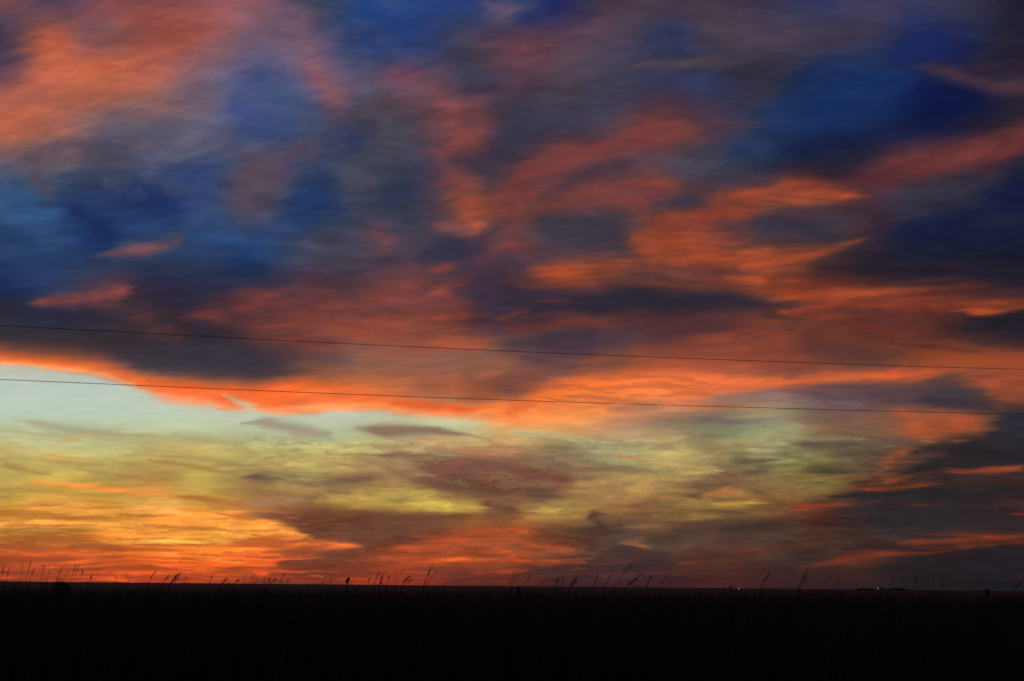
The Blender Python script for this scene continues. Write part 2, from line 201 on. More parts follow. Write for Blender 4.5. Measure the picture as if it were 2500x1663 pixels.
# cloud streamers and veils, patch by patch: (points, half width, colour, cover[, warp])
PATCH = [
((0, 0, 2.946), [
 ([(0,880),(300,800),(700,590),(1050,450)],75,'c86a50',.55),
 ([(0,700),(350,650),(800,600),(1050,600)],55,'c06c58',.5),
 ([(560,520),(900,455)],34,'cc6446',.75), ([(0,860),(250,830)],42,'d0705a',.6),
 ([(330,240),(430,310)],80,'be6048',.7), ([(700,400),(950,310)],45,'be6450',.6),
 ([(0,230),(60,380)],110,'4e4258',.85), ([(300,0),(400,10)],45,'5a4c60',.8), ([(0,560),(120,520)],30,'7a5468',.5),
 ([(560,260),(820,150)],60,'80586a',.7), ([(1080,190),(1300,230)],60,'a85248',.5),
 ([(1380,690),(1560,520),(1800,340)],70,'7a7484',.5),
 ([(2060,740),(2020,900)],100,'46629a',.5), ([(1750,520),(2000,560)],90,'505c96',.5),
 ([(2080,60),(2220,300),(2280,440)],40,'96707c',.5), ([(2230,420),(2290,560),(2357,700)],38,'ac6672',.8),
 ([(1200,1130),(1500,1020),(1750,900)],60,'726c82',.6), ([(640,1080),(1050,1010),(1400,900)],50,'545464',.7),
 ([(1640,1380),(1900,1260),(2100,1120),(2300,980)],44,'645862',.75), ([(1800,1330),(1960,1250)],50,'745c60',.6),
 ([(200,1200),(320,1350),(430,1410)],36,'5c4e5c',.8), ([(280,1080),(480,1060)],45,'7a6a78',.6),
 ([(0,1440),(220,1450)],60,'406c96',.7), ([(0,1300),(200,1320)],30,'3a5a8c',.6), ([(1180,1230),(1350,1330),(1560,1460)],55,'3a5c94',.6),
 ([(400,1260),(800,1250)],50,'3c4a78',.5), ([(780,850),(880,900)],60,'64646e',.5), ([(900,830),(1280,780)],40,'a0646a',.6),
]),
((800, 0, 2.946), [
 ([(1090,40),(1240,80),(1330,60)],40,'80666e',.85), ([(1300,80),(1500,40)],28,'5c5878',.5),
 ([(350,40),(800,70)],100,'30549a',.5), ([(1380,160),(1680,60)],60,'2a3470',.75),
 ([(600,260),(800,300)],70,'42548f',.5), ([(330,440),(560,380)],50,'565468',.5),
 ([(1300,340),(1560,390)],46,'864c58',.8), ([(1330,470),(1480,470)],40,'7c4a56',.7), ([(1100,490),(1250,480)],40,'644a56',.6), ([(1330,560),(1380,620)],50,'684852',.5),
 ([(1600,330),(1800,230),(2100,160)],60,'6a4e5e',.55),
 ([(330,540),(480,580),(640,610)],38,'8e5460',.8), ([(620,660),(760,680)],40,'7a505c',.6),
 ([(740,690),(850,770),(880,860)],44,'985456',.75), ([(1090,820),(1090,900)],40,'9c504c',.75), ([(850,990),(1000,990),(1150,1065)],42,'a0524a',.85), ([(740,1070),(850,1140)],40,'94504e',.7),
 ([(880,1170),(900,1290),(1000,1430)],44,'964e4a',.8),
 ([(980,1140),(1080,1200),(1150,1320)],64,'423e4c',.85), ([(1200,1060),(1400,1060)],80,'444254',.6), ([(1150,900),(1450,900),(1750,900)],70,'444456',.5),
 ([(1000,1450),(1060,1470)],64,'b05a42',.8),
 ([(1180,1440),(1450,1240),(1700,1140),(1950,1090),(2357,990)],50,'9c4e48',.9),
 ([(1650,1460),(2000,1390),(2357,1370)],42,'a05048',.75), ([(1600,1390),(1850,1260),(2250,1170)],42,'54404f',.75),
 ([(50,700),(110,800)],70,'94686e',.8), ([(0,480),(40,640)],50,'946a74',.7), ([(180,830),(330,780)],40,'72646a',.6),
 ([(120,1010),(160,1060)],75,'323e70',.75), ([(60,1290),(280,1300)],45,'66646c',.65), ([(400,1400),(520,1380)],80,'343e6a',.55), ([(0,1400),(20,1470)],60,'2c447c',.7),
 ([(450,1090),(700,1040)],60,'5a5666',.6), ([(560,1200),(800,1190)],50,'444658',.7),
 ([(2060,465),(2357,438)],10,'62525c',.6), ([(1500,740),(1800,680)],60,'5c545e',.5),
]),
((1600, 0, 2.619), [
 ([(0,405),(380,402),(560,390)],20,'645258',.75), ([(60,190),(140,260)],60,'3c4070',.65), ([(250,510),(380,520)],40,'40446c',.6),
 ([(600,250),(900,230)],24,'5c4e56',.4), ([(200,80),(450,130)],50,'584850',.5), ([(900,40),(1200,60)],50,'3e4272',.5),
 ([(900,720),(1300,620),(1650,430)],120,'22407c',.75), ([(1480,340),(1850,260)],70,'24367a',.6), ([(1750,640),(1950,660)],110,'141e50',.8),
 ([(900,960),(1300,900),(1700,800),(2200,720)],60,'1c2044',.65), ([(480,960),(700,950)],60,'38487a',.7), ([(700,1040),(1400,990)],50,'2c283a',.6),
 ([(1600,420),(1800,440),(1950,490),(2150,525),(2357,545)],30,'583a44',.85), ([(1950,400),(2200,430),(2357,470)],50,'3c2e38',.6), ([(1780,550),(2100,610)],40,'161e50',.7),
 ([(300,1275),(700,1262),(1000,1190),(1200,1210)],46,'a84c3a',.75), ([(560,1300),(900,1290),(1280,1250)],34,'c25a3a',.8), ([(860,1160),(1150,1170)],26,'904438',.8),
 ([(1100,1200),(1550,1095),(1800,1050),(2150,970),(2357,900)],50,'82393a',.9), ([(1560,1090),(1900,1080)],34,'8a3c34',.6),
 ([(1420,1255),(1800,1175),(2200,1140)],40,'3e3a48',.75), ([(2050,1250),(2357,1260)],50,'20244a',.7),
 ([(-40,860),(120,850),(300,880)],48,'8e4444',.85), ([(330,765),(650,790)],24,'66464c',.7), ([(-30,1190),(120,1235)],50,'98503f',.8),
 ([(260,1150),(700,1140)],50,'42404c',.7), ([(220,960),(400,1040)],60,'4e4c58',.5), ([(1700,0),(2100,120)],60,'484458',.4),
]),
((0, 450, 2.946), [
 ([(0,140),(350,210),(480,290)],66,'40709c',.7), ([(0,300),(160,330)],50,'345a86',.6), ([(560,100),(900,260),(1200,330)],56,'3c6294',.65), ([(1200,60),(1500,300),(1780,440)],56,'3a6094',.6),
 ([(480,160),(640,270),(800,340)],44,'263e72',.7), ([(1130,110),(1350,210)],56,'283f78',.65), ([(1850,330),(2100,260)],80,'2e5088',.5), ([(80,640),(350,560)],40,'3a5278',.6),
 ([(0,400),(300,420)],40,'2a4470',.6), ([(300,30),(430,90)],36,'564a5c',.8),
 ([(690,515),(900,480),(1150,440),(1290,380),(1380,320)],28,'6e565e',.85), ([(880,478),(1080,452),(1210,430)],14,'92585a',.8), ([(1000,540),(1200,500)],20,'4c4850',.5),
 ([(1440,610),(1620,600)],40,'484656',.55), ([(2150,490),(2357,420)],60,'605a66',.7), ([(1650,90),(1800,130),(2080,20)],70,'5c5058',.7),
 ([(160,872),(300,852),(600,815),(800,790),(940,745)],24,'8e484a',.9), ([(790,785),(870,760),(920,735)],26,'b25250',.85), ([(260,858),(310,852)],14,'a84c50',.7), ([(520,720),(760,710)],40,'4a3e4e',.55),
 ([(650,820),(740,812)],12,'a04a4a',.6), ([(1100,420),(1210,436)],12,'a05c5c',.6),
 ([(1330,975),(1600,920),(1850,840),(2080,755)],34,'944640',.9), ([(1880,860),(2357,800)],50,'7c4244',.6),
 ([(850,940),(1000,960),(1140,1010)],24,'6c3e40',.75), ([(960,1075),(1200,1090),(1350,1150)],30,'7e423e',.8),
 ([(1700,1010),(2000,990),(2357,950)],40,'8a443c',.7), ([(1850,1000),(2200,1010)],24,'9c4e40',.6), ([(1850,1110),(2357,1150)],30,'8a463c',.7),
 ([(1400,1060),(1800,1080)],40,'40363e',.7), ([(1300,850),(1700,800),(2100,680)],45,'383646',.6),
 ([(0,1010),(300,1080),(800,1160)],50,'3c3a40',.8), ([(500,1150),(1100,1215),(1800,1290),(2250,1340)],70,'3a373e',.95), ([(1300,1180),(2000,1200)],40,'3c373c',.8), ([(0,900),(700,960)],50,'34303e',.6),
]),
((800, 450, 2.946), [
 ([(1040,70),(1040,200),(1040,330)],58,'b45a42',.8), ([(850,370),(1080,350)],26,'8e4a48',.65), ([(740,320),(900,230)],24,'86484a',.55), ([(1030,200),(1050,310)],30,'bc6246',.6),
 ([(1100,180),(1300,110),(1550,10)],46,'a04e44',.8), ([(1400,220),(1600,170),(1850,100),(2200,50),(2357,70)],38,'9a4e46',.75),
 ([(1300,270),(1900,280),(2300,210)],54,'42404a',.85), ([(1850,380),(2050,420)],70,'43404a',.75), ([(1140,350),(1220,310)],38,'42404e',.7), ([(1500,330),(1700,330)],40,'4c4450',.6),
 ([(360,380),(440,460)],50,'925054',.8), ([(300,350),(420,360)],30,'784c56',.6),
 ([(600,540),(850,470),(1080,395)],42,'3c3c4c',.85), ([(400,620),(650,570)],40,'4a4a58',.6),
 ([(1120,500),(1280,440),(1440,425)],30,'9c4e48',.75), ([(1000,560),(1200,560)],40,'784450',.5), ([(1200,560),(1350,520)],40,'4c3e4c',.6),
 ([(760,630),(900,575)],30,'964a46',.7), ([(850,660),(920,650)],16,'5a3e4a',.6), ([(780,770),(890,735)],40,'ae5642',.8), ([(550,760),(700,690)],40,'8c4a48',.5),
 ([(0,910),(150,890)],24,'a05044',.6), ([(200,870),(500,810),(700,860)],44,'964c46',.55), ([(0,950),(140,940)],16,'6a424a',.7),
 ([(50,1060),(350,1060),(600,1050)],44,'a65240',.65), ([(760,930),(900,955),(1090,920)],22,'aa5240',.85), ([(580,1125),(800,1145),(1000,1170),(1250,1165)],30,'be5e40',.9), ([(700,1090),(1000,1110)],26,'b25840',.6), ([(300,1215),(700,1235)],16,'aa543e',.7),
 ([(200,1180),(400,1185)],16,'8c4c44',.6), ([(0,1250),(200,1270)],30,'664c4c',.6),
 ([(1000,780),(1250,810),(1480,770)],70,'3e3648',.9), ([(1060,690),(1200,660)],50,'463a4a',.75), ([(1200,900),(1300,910)],44,'463a4a',.8), ([(960,720),(1000,800)],40,'523e4a',.7), ([(900,880),(1020,840)],24,'82444a',.5),
 ([(1230,695),(1500,720),(1700,700),(2000,740)],28,'aa5240',.85), ([(1300,650),(1600,630),(1950,600),(2300,545)],46,'a85240',.8), ([(1600,640),(1750,665),(1950,670)],14,'c0623e',.8), ([(2000,560),(2357,540)],20,'b25840',.7), ([(1850,660),(2200,650)],30,'b45a3c',.6),
 ([(2000,610),(2357,590)],16,'8a4844',.6), ([(2150,690),(2357,670)],14,'7a464a',.5), ([(1700,510),(2100,500)],30,'703f46',.5),
 ([(2200,420),(2357,350)],50,'b25a40',.8), ([(1650,880),(2000,860),(2357,850)],58,'32303f',.95), ([(2000,800),(2357,790)],30,'3a3444',.8), ([(1500,850),(1700,840),(1950,805)],10,'884442',.75), ([(1560,780),(1800,770)],24,'4c3c48',.7),
 ([(1250,1000),(1330,960),(1410,930)],24,'984a3e',.8), ([(1120,1050),(1250,1000)],30,'824444',.5), ([(1400,1060),(1700,1020),(2100,990),(2357,1010)],30,'7e4240',.7), ([(1440,1090),(1600,1060)],18,'84443c',.6),
 ([(1450,1140),(1800,1080),(2000,1080)],48,'463a46',.85), ([(1380,1260),(1700,1270)],54,'503e46',.75), ([(1300,960),(1500,980)],30,'50404a',.5), ([(1300,1140),(1400,1110)],20,'6c4044',.6),
 ([(380,1420),(560,1390)],70,'c27448',.75), ([(700,1330),(900,1300)],60,'98685a',.65), ([(1000,1430),(1250,1340)],44,'a8684c',.7), ([(960,1380),(1060,1350)],30,'7e5c4a',.6), ([(1280,1460),(1350,1400)],50,'80483c',.7), ([(0,1370),(250,1330)],36,'7c5248',.6),
 ([(1650,1400),(1900,1290),(2357,1280)],50,'9c5238',.6), ([(1750,1450),(2357,1440)],40,'e0743c',.6), ([(2200,1350),(2357,1340)],50,'c4643a',.5),
]),
((1600, 450, 2.619), [
 ([(280,75),(700,100),(1050,100),(1330,70)],34,'b6543a',.9), ([(850,110),(1050,112),(1200,100)],16,'cc623e',.85), ([(850,20),(1200,30)],24,'a04a3c',.6),
 ([(0,280),(200,215),(500,180),(800,130)],36,'a24e40',.8), ([(0,120),(200,110),(400,130)],28,'44404c',.9), ([(0,190),(100,180)],16,'5a4448',.7), ([(0,40),(180,60)],30,'9c503f',.7),
 ([(480,270),(900,230),(1300,170),(1500,110)],52,'3e3c4a',.85), ([(620,370),(1000,345),(1250,290)],30,'38363f',.85), ([(1400,60),(1800,60)],50,'4c424c',.6), ([(1450,190),(1700,190)],24,'4a3c46',.6),
 ([(0,330),(250,350)],40,'ae563f',.7),
 ([(0,450),(300,440),(600,470),(900,440),(1150,390),(1420,335)],[40,40,38,30,20,10],'be5a3a',.95), ([(250,470),(650,480)],16,'ca643a',.7), ([(450,380),(600,410)],24,'a0503c',.6),
 ([(30,525),(350,540),(640,552)],16,'6e403c',.85), ([(0,500),(200,500)],10,'80483c',.6), ([(430,595),(560,600),(700,610)],32,'be583a',.9), ([(0,585),(250,590)],24,'9c4c3c',.6), ([(0,600),(60,600)],12,'5c3e42',.8),
 ([(0,640),(350,650),(650,690),(900,710),(1300,690),(1700,665),(2070,650)],[18,18,18,22,18,16,10],'b25034',.95), ([(1050,700),(1400,690),(1700,670)],8,'bc5836',.6), ([(700,650),(950,600)],36,'8a463a',.6),
 ([(420,655),(650,650)],12,'84463c',.6),
 ([(1450,370),(1800,270),(2357,120)],90,'181f4a',.8), ([(1250,420),(1500,480)],60,'2a2a36',.7), ([(1000,520),(1500,570),(2000,600),(2357,600)],44,'2a262e',.8), ([(1800,480),(2357,470)],70,'1e2340',.7), ([(2100,250),(2357,230)],24,'2e2a38',.6), ([(1200,600),(1450,590),(1900,610)],16,'5c3234',.6), ([(1960,625),(2100,620)],14,'70383a',.5),
 ([(-780,800),(-300,742),(100,712),(500,732),(900,750),(1220,757)],[20,48,54,46,28,9],'34303e',.95), ([(0,790),(400,780)],50,'383240',.9), ([(680,830),(800,850)],36,'48323a',.75), ([(500,770),(700,790)],24,'4a363e',.6),
 ([(800,805),(1200,790),(1600,770)],36,'a04a36',.65), ([(750,800),(900,815)],14,'a84e38',.7), ([(1300,760),(1900,720)],28,'9c4834',.6),
 ([(1880,700),(2357,690)],26,'4a3036',.7), ([(1880,770),(2100,765),(2357,775)],22,'94422f',.7), ([(1950,830),(2150,815),(2357,795)],11,'d25832',.95), ([(1850,745),(2100,750)],16,'6a3a34',.5),
 ([(2100,905),(2200,860),(2357,850)],[30,40,46],'28262c',.95), ([(1950,1010),(2357,990)],36,'3a2c32',.85), ([(1750,940),(2050,955),(2350,935)],12,'6a3632',.5), ([(1600,880),(2000,870)],40,'5a322f',.6), ([(1500,1020),(1850,1040)],40,'54322f',.6),
 ([(0,930),(300,900),(550,910)],44,'5c383e',.75), ([(150,860),(550,840)],20,'6c4040',.5), ([(50,990),(350,970)],14,'684040',.6), ([(780,890),(1150,930)],34,'744034',.6),
 ([(100,1030),(450,970),(750,930)],28,'984a36',.7), ([(0,1080),(200,1080)],24,'683e3a',.6), ([(300,1060),(700,1050)],28,'a0523a',.5), ([(850,1080),(1100,1050),(1400,1090)],44,'5c3838',.75), ([(700,1120),(1000,1130)],20,'84463a',.5),
 ([(0,1240),(180,1250)],60,'e67c3e',.65), ([(200,1180),(650,1160)],34,'ac5a3c',.6), ([(600,1290),(900,1260),(1300,1235),(1700,1215),(2000,1170)],28,'cc5e34',.85), ([(900,1190),(1400,1180)],24,'864834',.6), ([(1700,1160),(2000,1110),(2357,1130)],36,'a04c30',.7), ([(2150,1250),(2357,1270)],30,'8c432e',.6),
]),
((800, 930, 2.946), [
 ([(210,335),(400,355),(560,350),(800,370),(1030,395)],[20,28,24,22,10],'8c705c',.95), ([(330,350),(480,390)],24,'866858',.8), ([(980,390),(1300,470)],18,'a88c64',.5),
 ([(490,490),(540,460),(700,450)],14,'a68e62',.7), ([(550,490),(700,500)],16,'b4aa74',.6), ([(700,440),(900,470)],20,'b89868',.6), ([(350,540),(560,535),(760,540)],16,'826a52',.85), ([(700,525),(900,560)],20,'7e7058',.8), ([(760,565),(860,570)],8,'98946c',.7),
 ([(580,590),(900,620),(1200,640),(1420,720)],50,'765042',.85), ([(900,580),(1200,600)],30,'785a4a',.6), ([(560,705),(850,745),(1100,800),(1300,860)],38,'704e3e',.95), ([(1100,540),(1350,600)],44,'946848',.65), ([(950,500),(1200,530)],34,'aa7c58',.7), ([(1150,460),(1350,490)],20,'96805c',.6), ([(1000,700),(1300,760)],40,'7c4c3a',.75), ([(600,660),(760,680)],10,'aa8c62',.7), ([(1450,650),(1600,720)],40,'8a6a50',.6),
 ([(1400,790),(1520,800),(1640,820)],[26,42,24],'5f483e',.95), ([(1100,900),(1230,920),(1350,940)],36,'70503c',.9), ([(1450,850),(1580,870)],28,'785840',.8), ([(980,830),(1150,830)],28,'725040',.8), ([(1650,790),(1760,820)],20,'7a6046',.7), ([(1150,970),(1250,980)],30,'785c40',.7),
 ([(0,720),(250,705),(480,680)],[18,18,10],'86694b',.9), ([(30,810),(160,820)],16,'7d5f46',.85), ([(100,650),(400,650)],14,'9c8458',.5), ([(200,770),(420,790)],14,'9a8054',.5), ([(400,740),(560,720)],20,'92744c',.5),
 ([(0,850),(400,830),(800,800)],36,'b2a252',.7), ([(350,905),(700,920),(950,910),(1090,905)],[20,26,24,12],'bcb04e',.95), ([(600,870),(800,850)],12,'a08c4a',.6), ([(1440,935),(1550,925),(1660,930)],22,'b2a052',.9), ([(1250,890),(1400,920)],16,'a4904c',.7),
 ([(0,1040),(300,1050),(500,1000),(900,975),(1180,965)],[44,60,50,30,16],'694432',.95), ([(300,1150),(480,1120)],44,'694030',.9), ([(300,1100),(800,1050),(1000,1010)],40,'6c4632',.7), ([(800,1080),(1200,1060)],30,'a0522f',.6), ([(60,940),(300,960)],14,'8c6c40',.6),
 ([(1430,560),(1750,550)],36,'86725a',.75), ([(1600,660),(1900,635),(2100,640),(2320,680)],22,'826c4e',.85), ([(1820,470),(2000,475)],10,'8a866a',.7), ([(1780,430),(2200,440)],20,'b0b484',.7), ([(1900,520),(2050,500)],20,'a0a078',.6), ([(2030,545),(2320,570)],24,'be8856',.8), ([(1700,740),(2100,740)],40,'a49058',.6), ([(1700,860),(2200,840)],30,'9c8452',.5), ([(1900,590),(2200,600)],16,'96946c',.6), ([(2050,420),(2300,400)],20,'b48a64',.6),
 ([(1850,935),(2110,932)],6,'82603e',.8), ([(1870,910),(2000,915)],5,'86683f',.7), ([(2130,915),(2240,890),(2357,860)],20,'785a3e',.8), ([(1750,960),(1900,960)],16,'a28046',.5),
 ([(1925,985),(1955,1050),(1985,1130),(1975,1230)],[30,44,48,60],'5a4236',.95), ([(1885,1000),(1920,970),(1985,958)],[12,14,8],'5e4436',.8), ([(2040,1060),(2100,1050)],16,'6a4c38',.6),
 ([(1480,1060),(1700,1090),(1900,1120)],30,'694834',.8), ([(2150,1080),(2357,1120)],30,'64483a',.8), ([(2100,1150),(2357,1170)],20,'9c6c40',.7), ([(2240,1200),(2357,1205)],14,'a46a3e',.6), ([(2080,1000),(2300,990)],26,'866440',.5),
 ([(1240,1065),(1400,1090),(1500,1150)],8,'cc6034',.85), ([(1330,1120),(1430,1130)],22,'986a40',.6), ([(1050,1100),(1250,1110)],20,'a6602f',.5),
 ([(400,1215),(700,1180),(1100,1150),(1480,1150)],26,'bc582f',.75), ([(500,1200),(900,1190)],10,'cc6030',.5), ([(1040,1228),(1180,1222),(1320,1230)],11,'e8642a',.95), ([(1450,1180),(1650,1200),(1820,1235)],16,'b4562e',.8), ([(400,1230),(1000,1235)],8,'c45a2c',.6),
 ([(960,1265),(1200,1262),(1420,1275)],14,'824228',.9), ([(650,1245),(900,1260)],10,'8c4628',.5), ([(550,1310),(900,1290),(1450,1310)],14,'ac4a28',.7), ([(1000,1350),(1350,1330)],24,'86402a',.6), ([(1600,1292),(1700,1300)],7,'d05a2a',.9), ([(400,1380),(900,1370)],14,'9c3e28',.5), ([(700,1410),(1100,1400)],14,'94382a',.5),
 ([(0,1162),(50,1166),(260,1180)],[16,16,10],'d06632',.9), ([(0,1165),(45,1166)],10,'f67636',.9),
 ([(1350,1400),(1700,1340),(2000,1290),(2357,1240)],54,'422e2e',.85), ([(1500,1390),(2357,1380)],60,'3e2a2e',.8), ([(1750,1230),(1950,1250)],20,'5e3e30',.7),
 ([(0,1320),(300,1300)],40,'6c3a2a',.6), ([(250,1400),(500,1440)],14,'a03c28',.6), ([(1000,1440),(1300,1440)],30,'5c2c2a',.6),
]),
((1600, 930, 2.619), [
 ([(0,80),(350,60),(800,20)],30,'ea7842',.7), ([(0,110),(200,110)],16,'dc8450',.6), ([(880,60),(1150,50),(1450,60)],34,'5c484a',.8), ([(1000,100),(1080,150)],24,'5c4c4e',.6), ([(1080,125),(1200,135),(1380,165)],18,'746a6c',.6), ([(1180,190),(1400,200)],14,'584c4e',.7),
 ([(500,130),(800,130)],24,'8a6054',.5), ([(1640,110),(1850,140),(2100,180),(2300,205)],[20,38,34,14],'38343a',.95), ([(1850,35),(2050,30)],16,'643c34',.7), ([(1400,150),(1650,190)],16,'a05a3c',.7), ([(2100,60),(2250,110),(2357,150)],30,'9a4c30',.75), ([(1500,110),(1700,100)],20,'70463e',.6),
 ([(150,230),(350,240),(600,260),(880,235)],22,'746860',.8), ([(430,280),(560,290)],14,'7c6e64',.6), ([(200,220),(420,215)],10,'8e8478',.6),
 ([(940,285),(800,320),(700,400),(760,460),(960,490)],[20,36,36,36,20],'a0a274',.9), ([(450,420),(680,450)],24,'a89a66',.7), ([(600,350),(750,310)],30,'929070',.6), ([(700,230),(950,260)],12,'8c8a78',.7), ([(150,290),(400,360)],26,'8a745c',.6), ([(0,400),(300,430)],40,'b0a268',.5), ([(150,380),(400,340)],16,'8e7858',.5),
 ([(820,410),(1100,410),(1300,400)],18,'705f4e',.9), ([(1200,375),(1320,380)],8,'8c8c70',.8), ([(1330,430),(1550,425)],8,'8a8666',.7), ([(1060,480),(1220,460),(1350,455)],30,'6e5f50',.8), ([(1000,350),(1200,350)],14,'967452',.6), ([(1050,290),(1300,300)],24,'9c5e44',.6), ([(1400,300),(1600,360)],36,'7e5a48',.6), ([(1630,380),(1790,390)],12,'7c7460',.8), ([(1380,230),(1560,260)],20,'82503e',.5),
 ([(1490,195),(1650,250),(1780,310),(1850,380)],[20,36,46,26],'b05a36',.95), ([(1750,280),(1950,270),(2110,265)],[30,34,16],'ac5634',.85), ([(1900,385),(2030,385)],18,'c2623c',.9), ([(1560,215),(1700,255)],10,'bc6038',.6),
 ([(1650,455),(1800,425),(1950,440),(2357,380)],[16,26,44,80],'2e2c32',.97), ([(1700,430),(1840,430)],16,'2c282c',.9), ([(1560,580),(1750,540),(2000,490),(2357,490)],[20,34,50,44],'2e2c32',.95), ([(2250,260),(2357,240)],66,'2a2e36',.95), ([(2100,350),(2250,310)],36,'3c3436',.85), ([(2100,320),(2160,290)],20,'78442f',.5),
 ([(1420,540),(1530,470),(1620,430)],24,'985a42',.8), ([(1580,500),(1720,490)],7,'94462f',.8), ([(1850,490),(1960,485)],6,'84422f',.7), ([(1480,560),(1560,530)],14,'8a4a36',.6),
 ([(1800,570),(1950,580),(2150,560),(2357,545)],[8,14,16,14],'984630',.9), ([(2050,585),(2200,580),(2357,600)],7,'4a302e',.8), ([(1700,600),(1850,590)],12,'5e3630',.6), ([(2200,640),(2357,650)],26,'4e3230',.6), ([(1750,610),(1950,605),(2150,600)],12,'38302f',.7),
 ([(1390,655),(1540,635),(1680,612)],[14,16,6],'ac5232',.95), ([(1210,688),(1350,696),(1550,688),(1700,668),(1870,655)],[9,10,11,12,5],'aa4a2e',.97), ([(1245,655),(1330,652),(1400,640)],[4,7,4],'6a3a30',.9), ([(1420,620),(1550,590)],16,'7a4836',.6), ([(1500,660),(1750,640)],8,'7c3c2e',.6),
 ([(1000,790),(1150,740),(1350,735),(1700,730),(2357,700)],[10,20,36,44,40],'302e32',.95), ([(1200,850),(1800,880),(2357,900)],60,'302e33',.85), ([(1650,790),(2200,760)],40,'302e32',.7),
 ([(890,810),(960,780)],6,'b04e30',.95), ([(820,850),(900,815),(1080,790),(1250,785)],[14,12,9,5],'964630',.9), ([(900,830),(1300,850)],14,'643a30',.6), ([(1480,808),(1680,795),(1900,780)],5,'6a3a32',.75), ([(2260,855),(2357,848)],8,'9a3e2a',.9), ([(2050,805),(2300,810)],7,'4e302e',.7), ([(2290,760),(2357,755)],9,'70342c',.7),
 ([(460,525),(600,515),(750,520)],[12,22,14],'665644',.95), ([(540,600),(680,570),(760,545)],28,'665a46',.8), ([(900,560),(1150,570),(1390,575)],30,'625444',.9), ([(1300,540),(1380,560)],24,'5e4e42',.7), ([(670,628),(900,632)],7,'80684a',.8), ([(1100,525),(1280,525)],8,'7e5c48',.6),
 ([(140,580),(280,575),(450,565)],[12,20,14],'aaa65e',.95), ([(700,610),(850,592)],12,'988c5c',.8), ([(1150,600),(1240,600)],16,'8a8258',.7), ([(980,690),(1100,665),(1230,660)],[22,30,18],'988a52',.9), ([(850,720),(1000,710)],20,'907a4c',.6),
 ([(240,650),(400,640),(540,640)],26,'745440',.8), ([(200,740),(290,745)],26,'664c3c',.85), ([(560,690),(800,680)],24,'926a46',.6), ([(330,725),(480,715),(640,730)],20,'c48248',.8), ([(360,790),(520,780),(660,755)],18,'caa44c',.95), ([(0,680),(130,680)],16,'9c8450',.6),
 ([(210,835),(450,835),(650,850)],14,'62503a',.9), ([(0,865),(200,870),(400,885)],16,'967e48',.8), ([(0,905),(250,912),(450,905)],6,'5a4434',.9), ([(0,800),(130,806)],8,'6a5240',.8), ([(0,930),(200,940)],10,'785c3e',.6),
 ([(0,1020),(400,960),(900,920)],46,'4e3e34',.75), ([(200,1060),(600,1010)],24,'463830',.6), ([(1150,940),(1250,950)],24,'644634',.6),
 ([(870,1035),(980,1025),(1070,1035)],18,'784230',.8), ([(460,1090),(620,1080),(760,1105)],14,'7a402e',.8), ([(120,1172),(250,1168)],10,'823c2a',.85), ([(0,1050),(30,1060)],10,'70402e',.8), ([(0,1240),(100,1230)],20,'48282a',.6),
 ([(1470,1035),(1700,1045),(2000,1030),(2357,1005)],[6,10,11,9],'a84228',.95), ([(1600,985),(1900,985),(2357,998)],7,'943e2a',.8), ([(1850,1065),(2100,1040),(2357,1030)],9,'9a3c28',.85), ([(1550,960),(1800,965)],16,'5e362e',.6), ([(2000,1012),(2357,1018)],5,'743026',.7),
 ([(930,1205),(1050,1170),(1250,1140),(1500,1110),(1800,1090),(2150,1060)],[14,15,13,12,9,7],'8c3c2a',.95), ([(1420,1105),(1500,1103),(1570,1108)],9,'ae442a',.9), ([(1050,1190),(1350,1150)],16,'70342a',.6), ([(1250,1060),(1500,1065),(1780,1068)],16,'302a2c',.85), ([(850,1110),(1150,1080)],20,'382e2e',.7),
 ([(1350,1230),(1800,1180),(2357,1120)],50,'2a262e',.75), ([(1500,1290),(2357,1260)],40,'28242c',.7), ([(300,1260),(800,1260)],26,'4a282a',.5),
]),
]
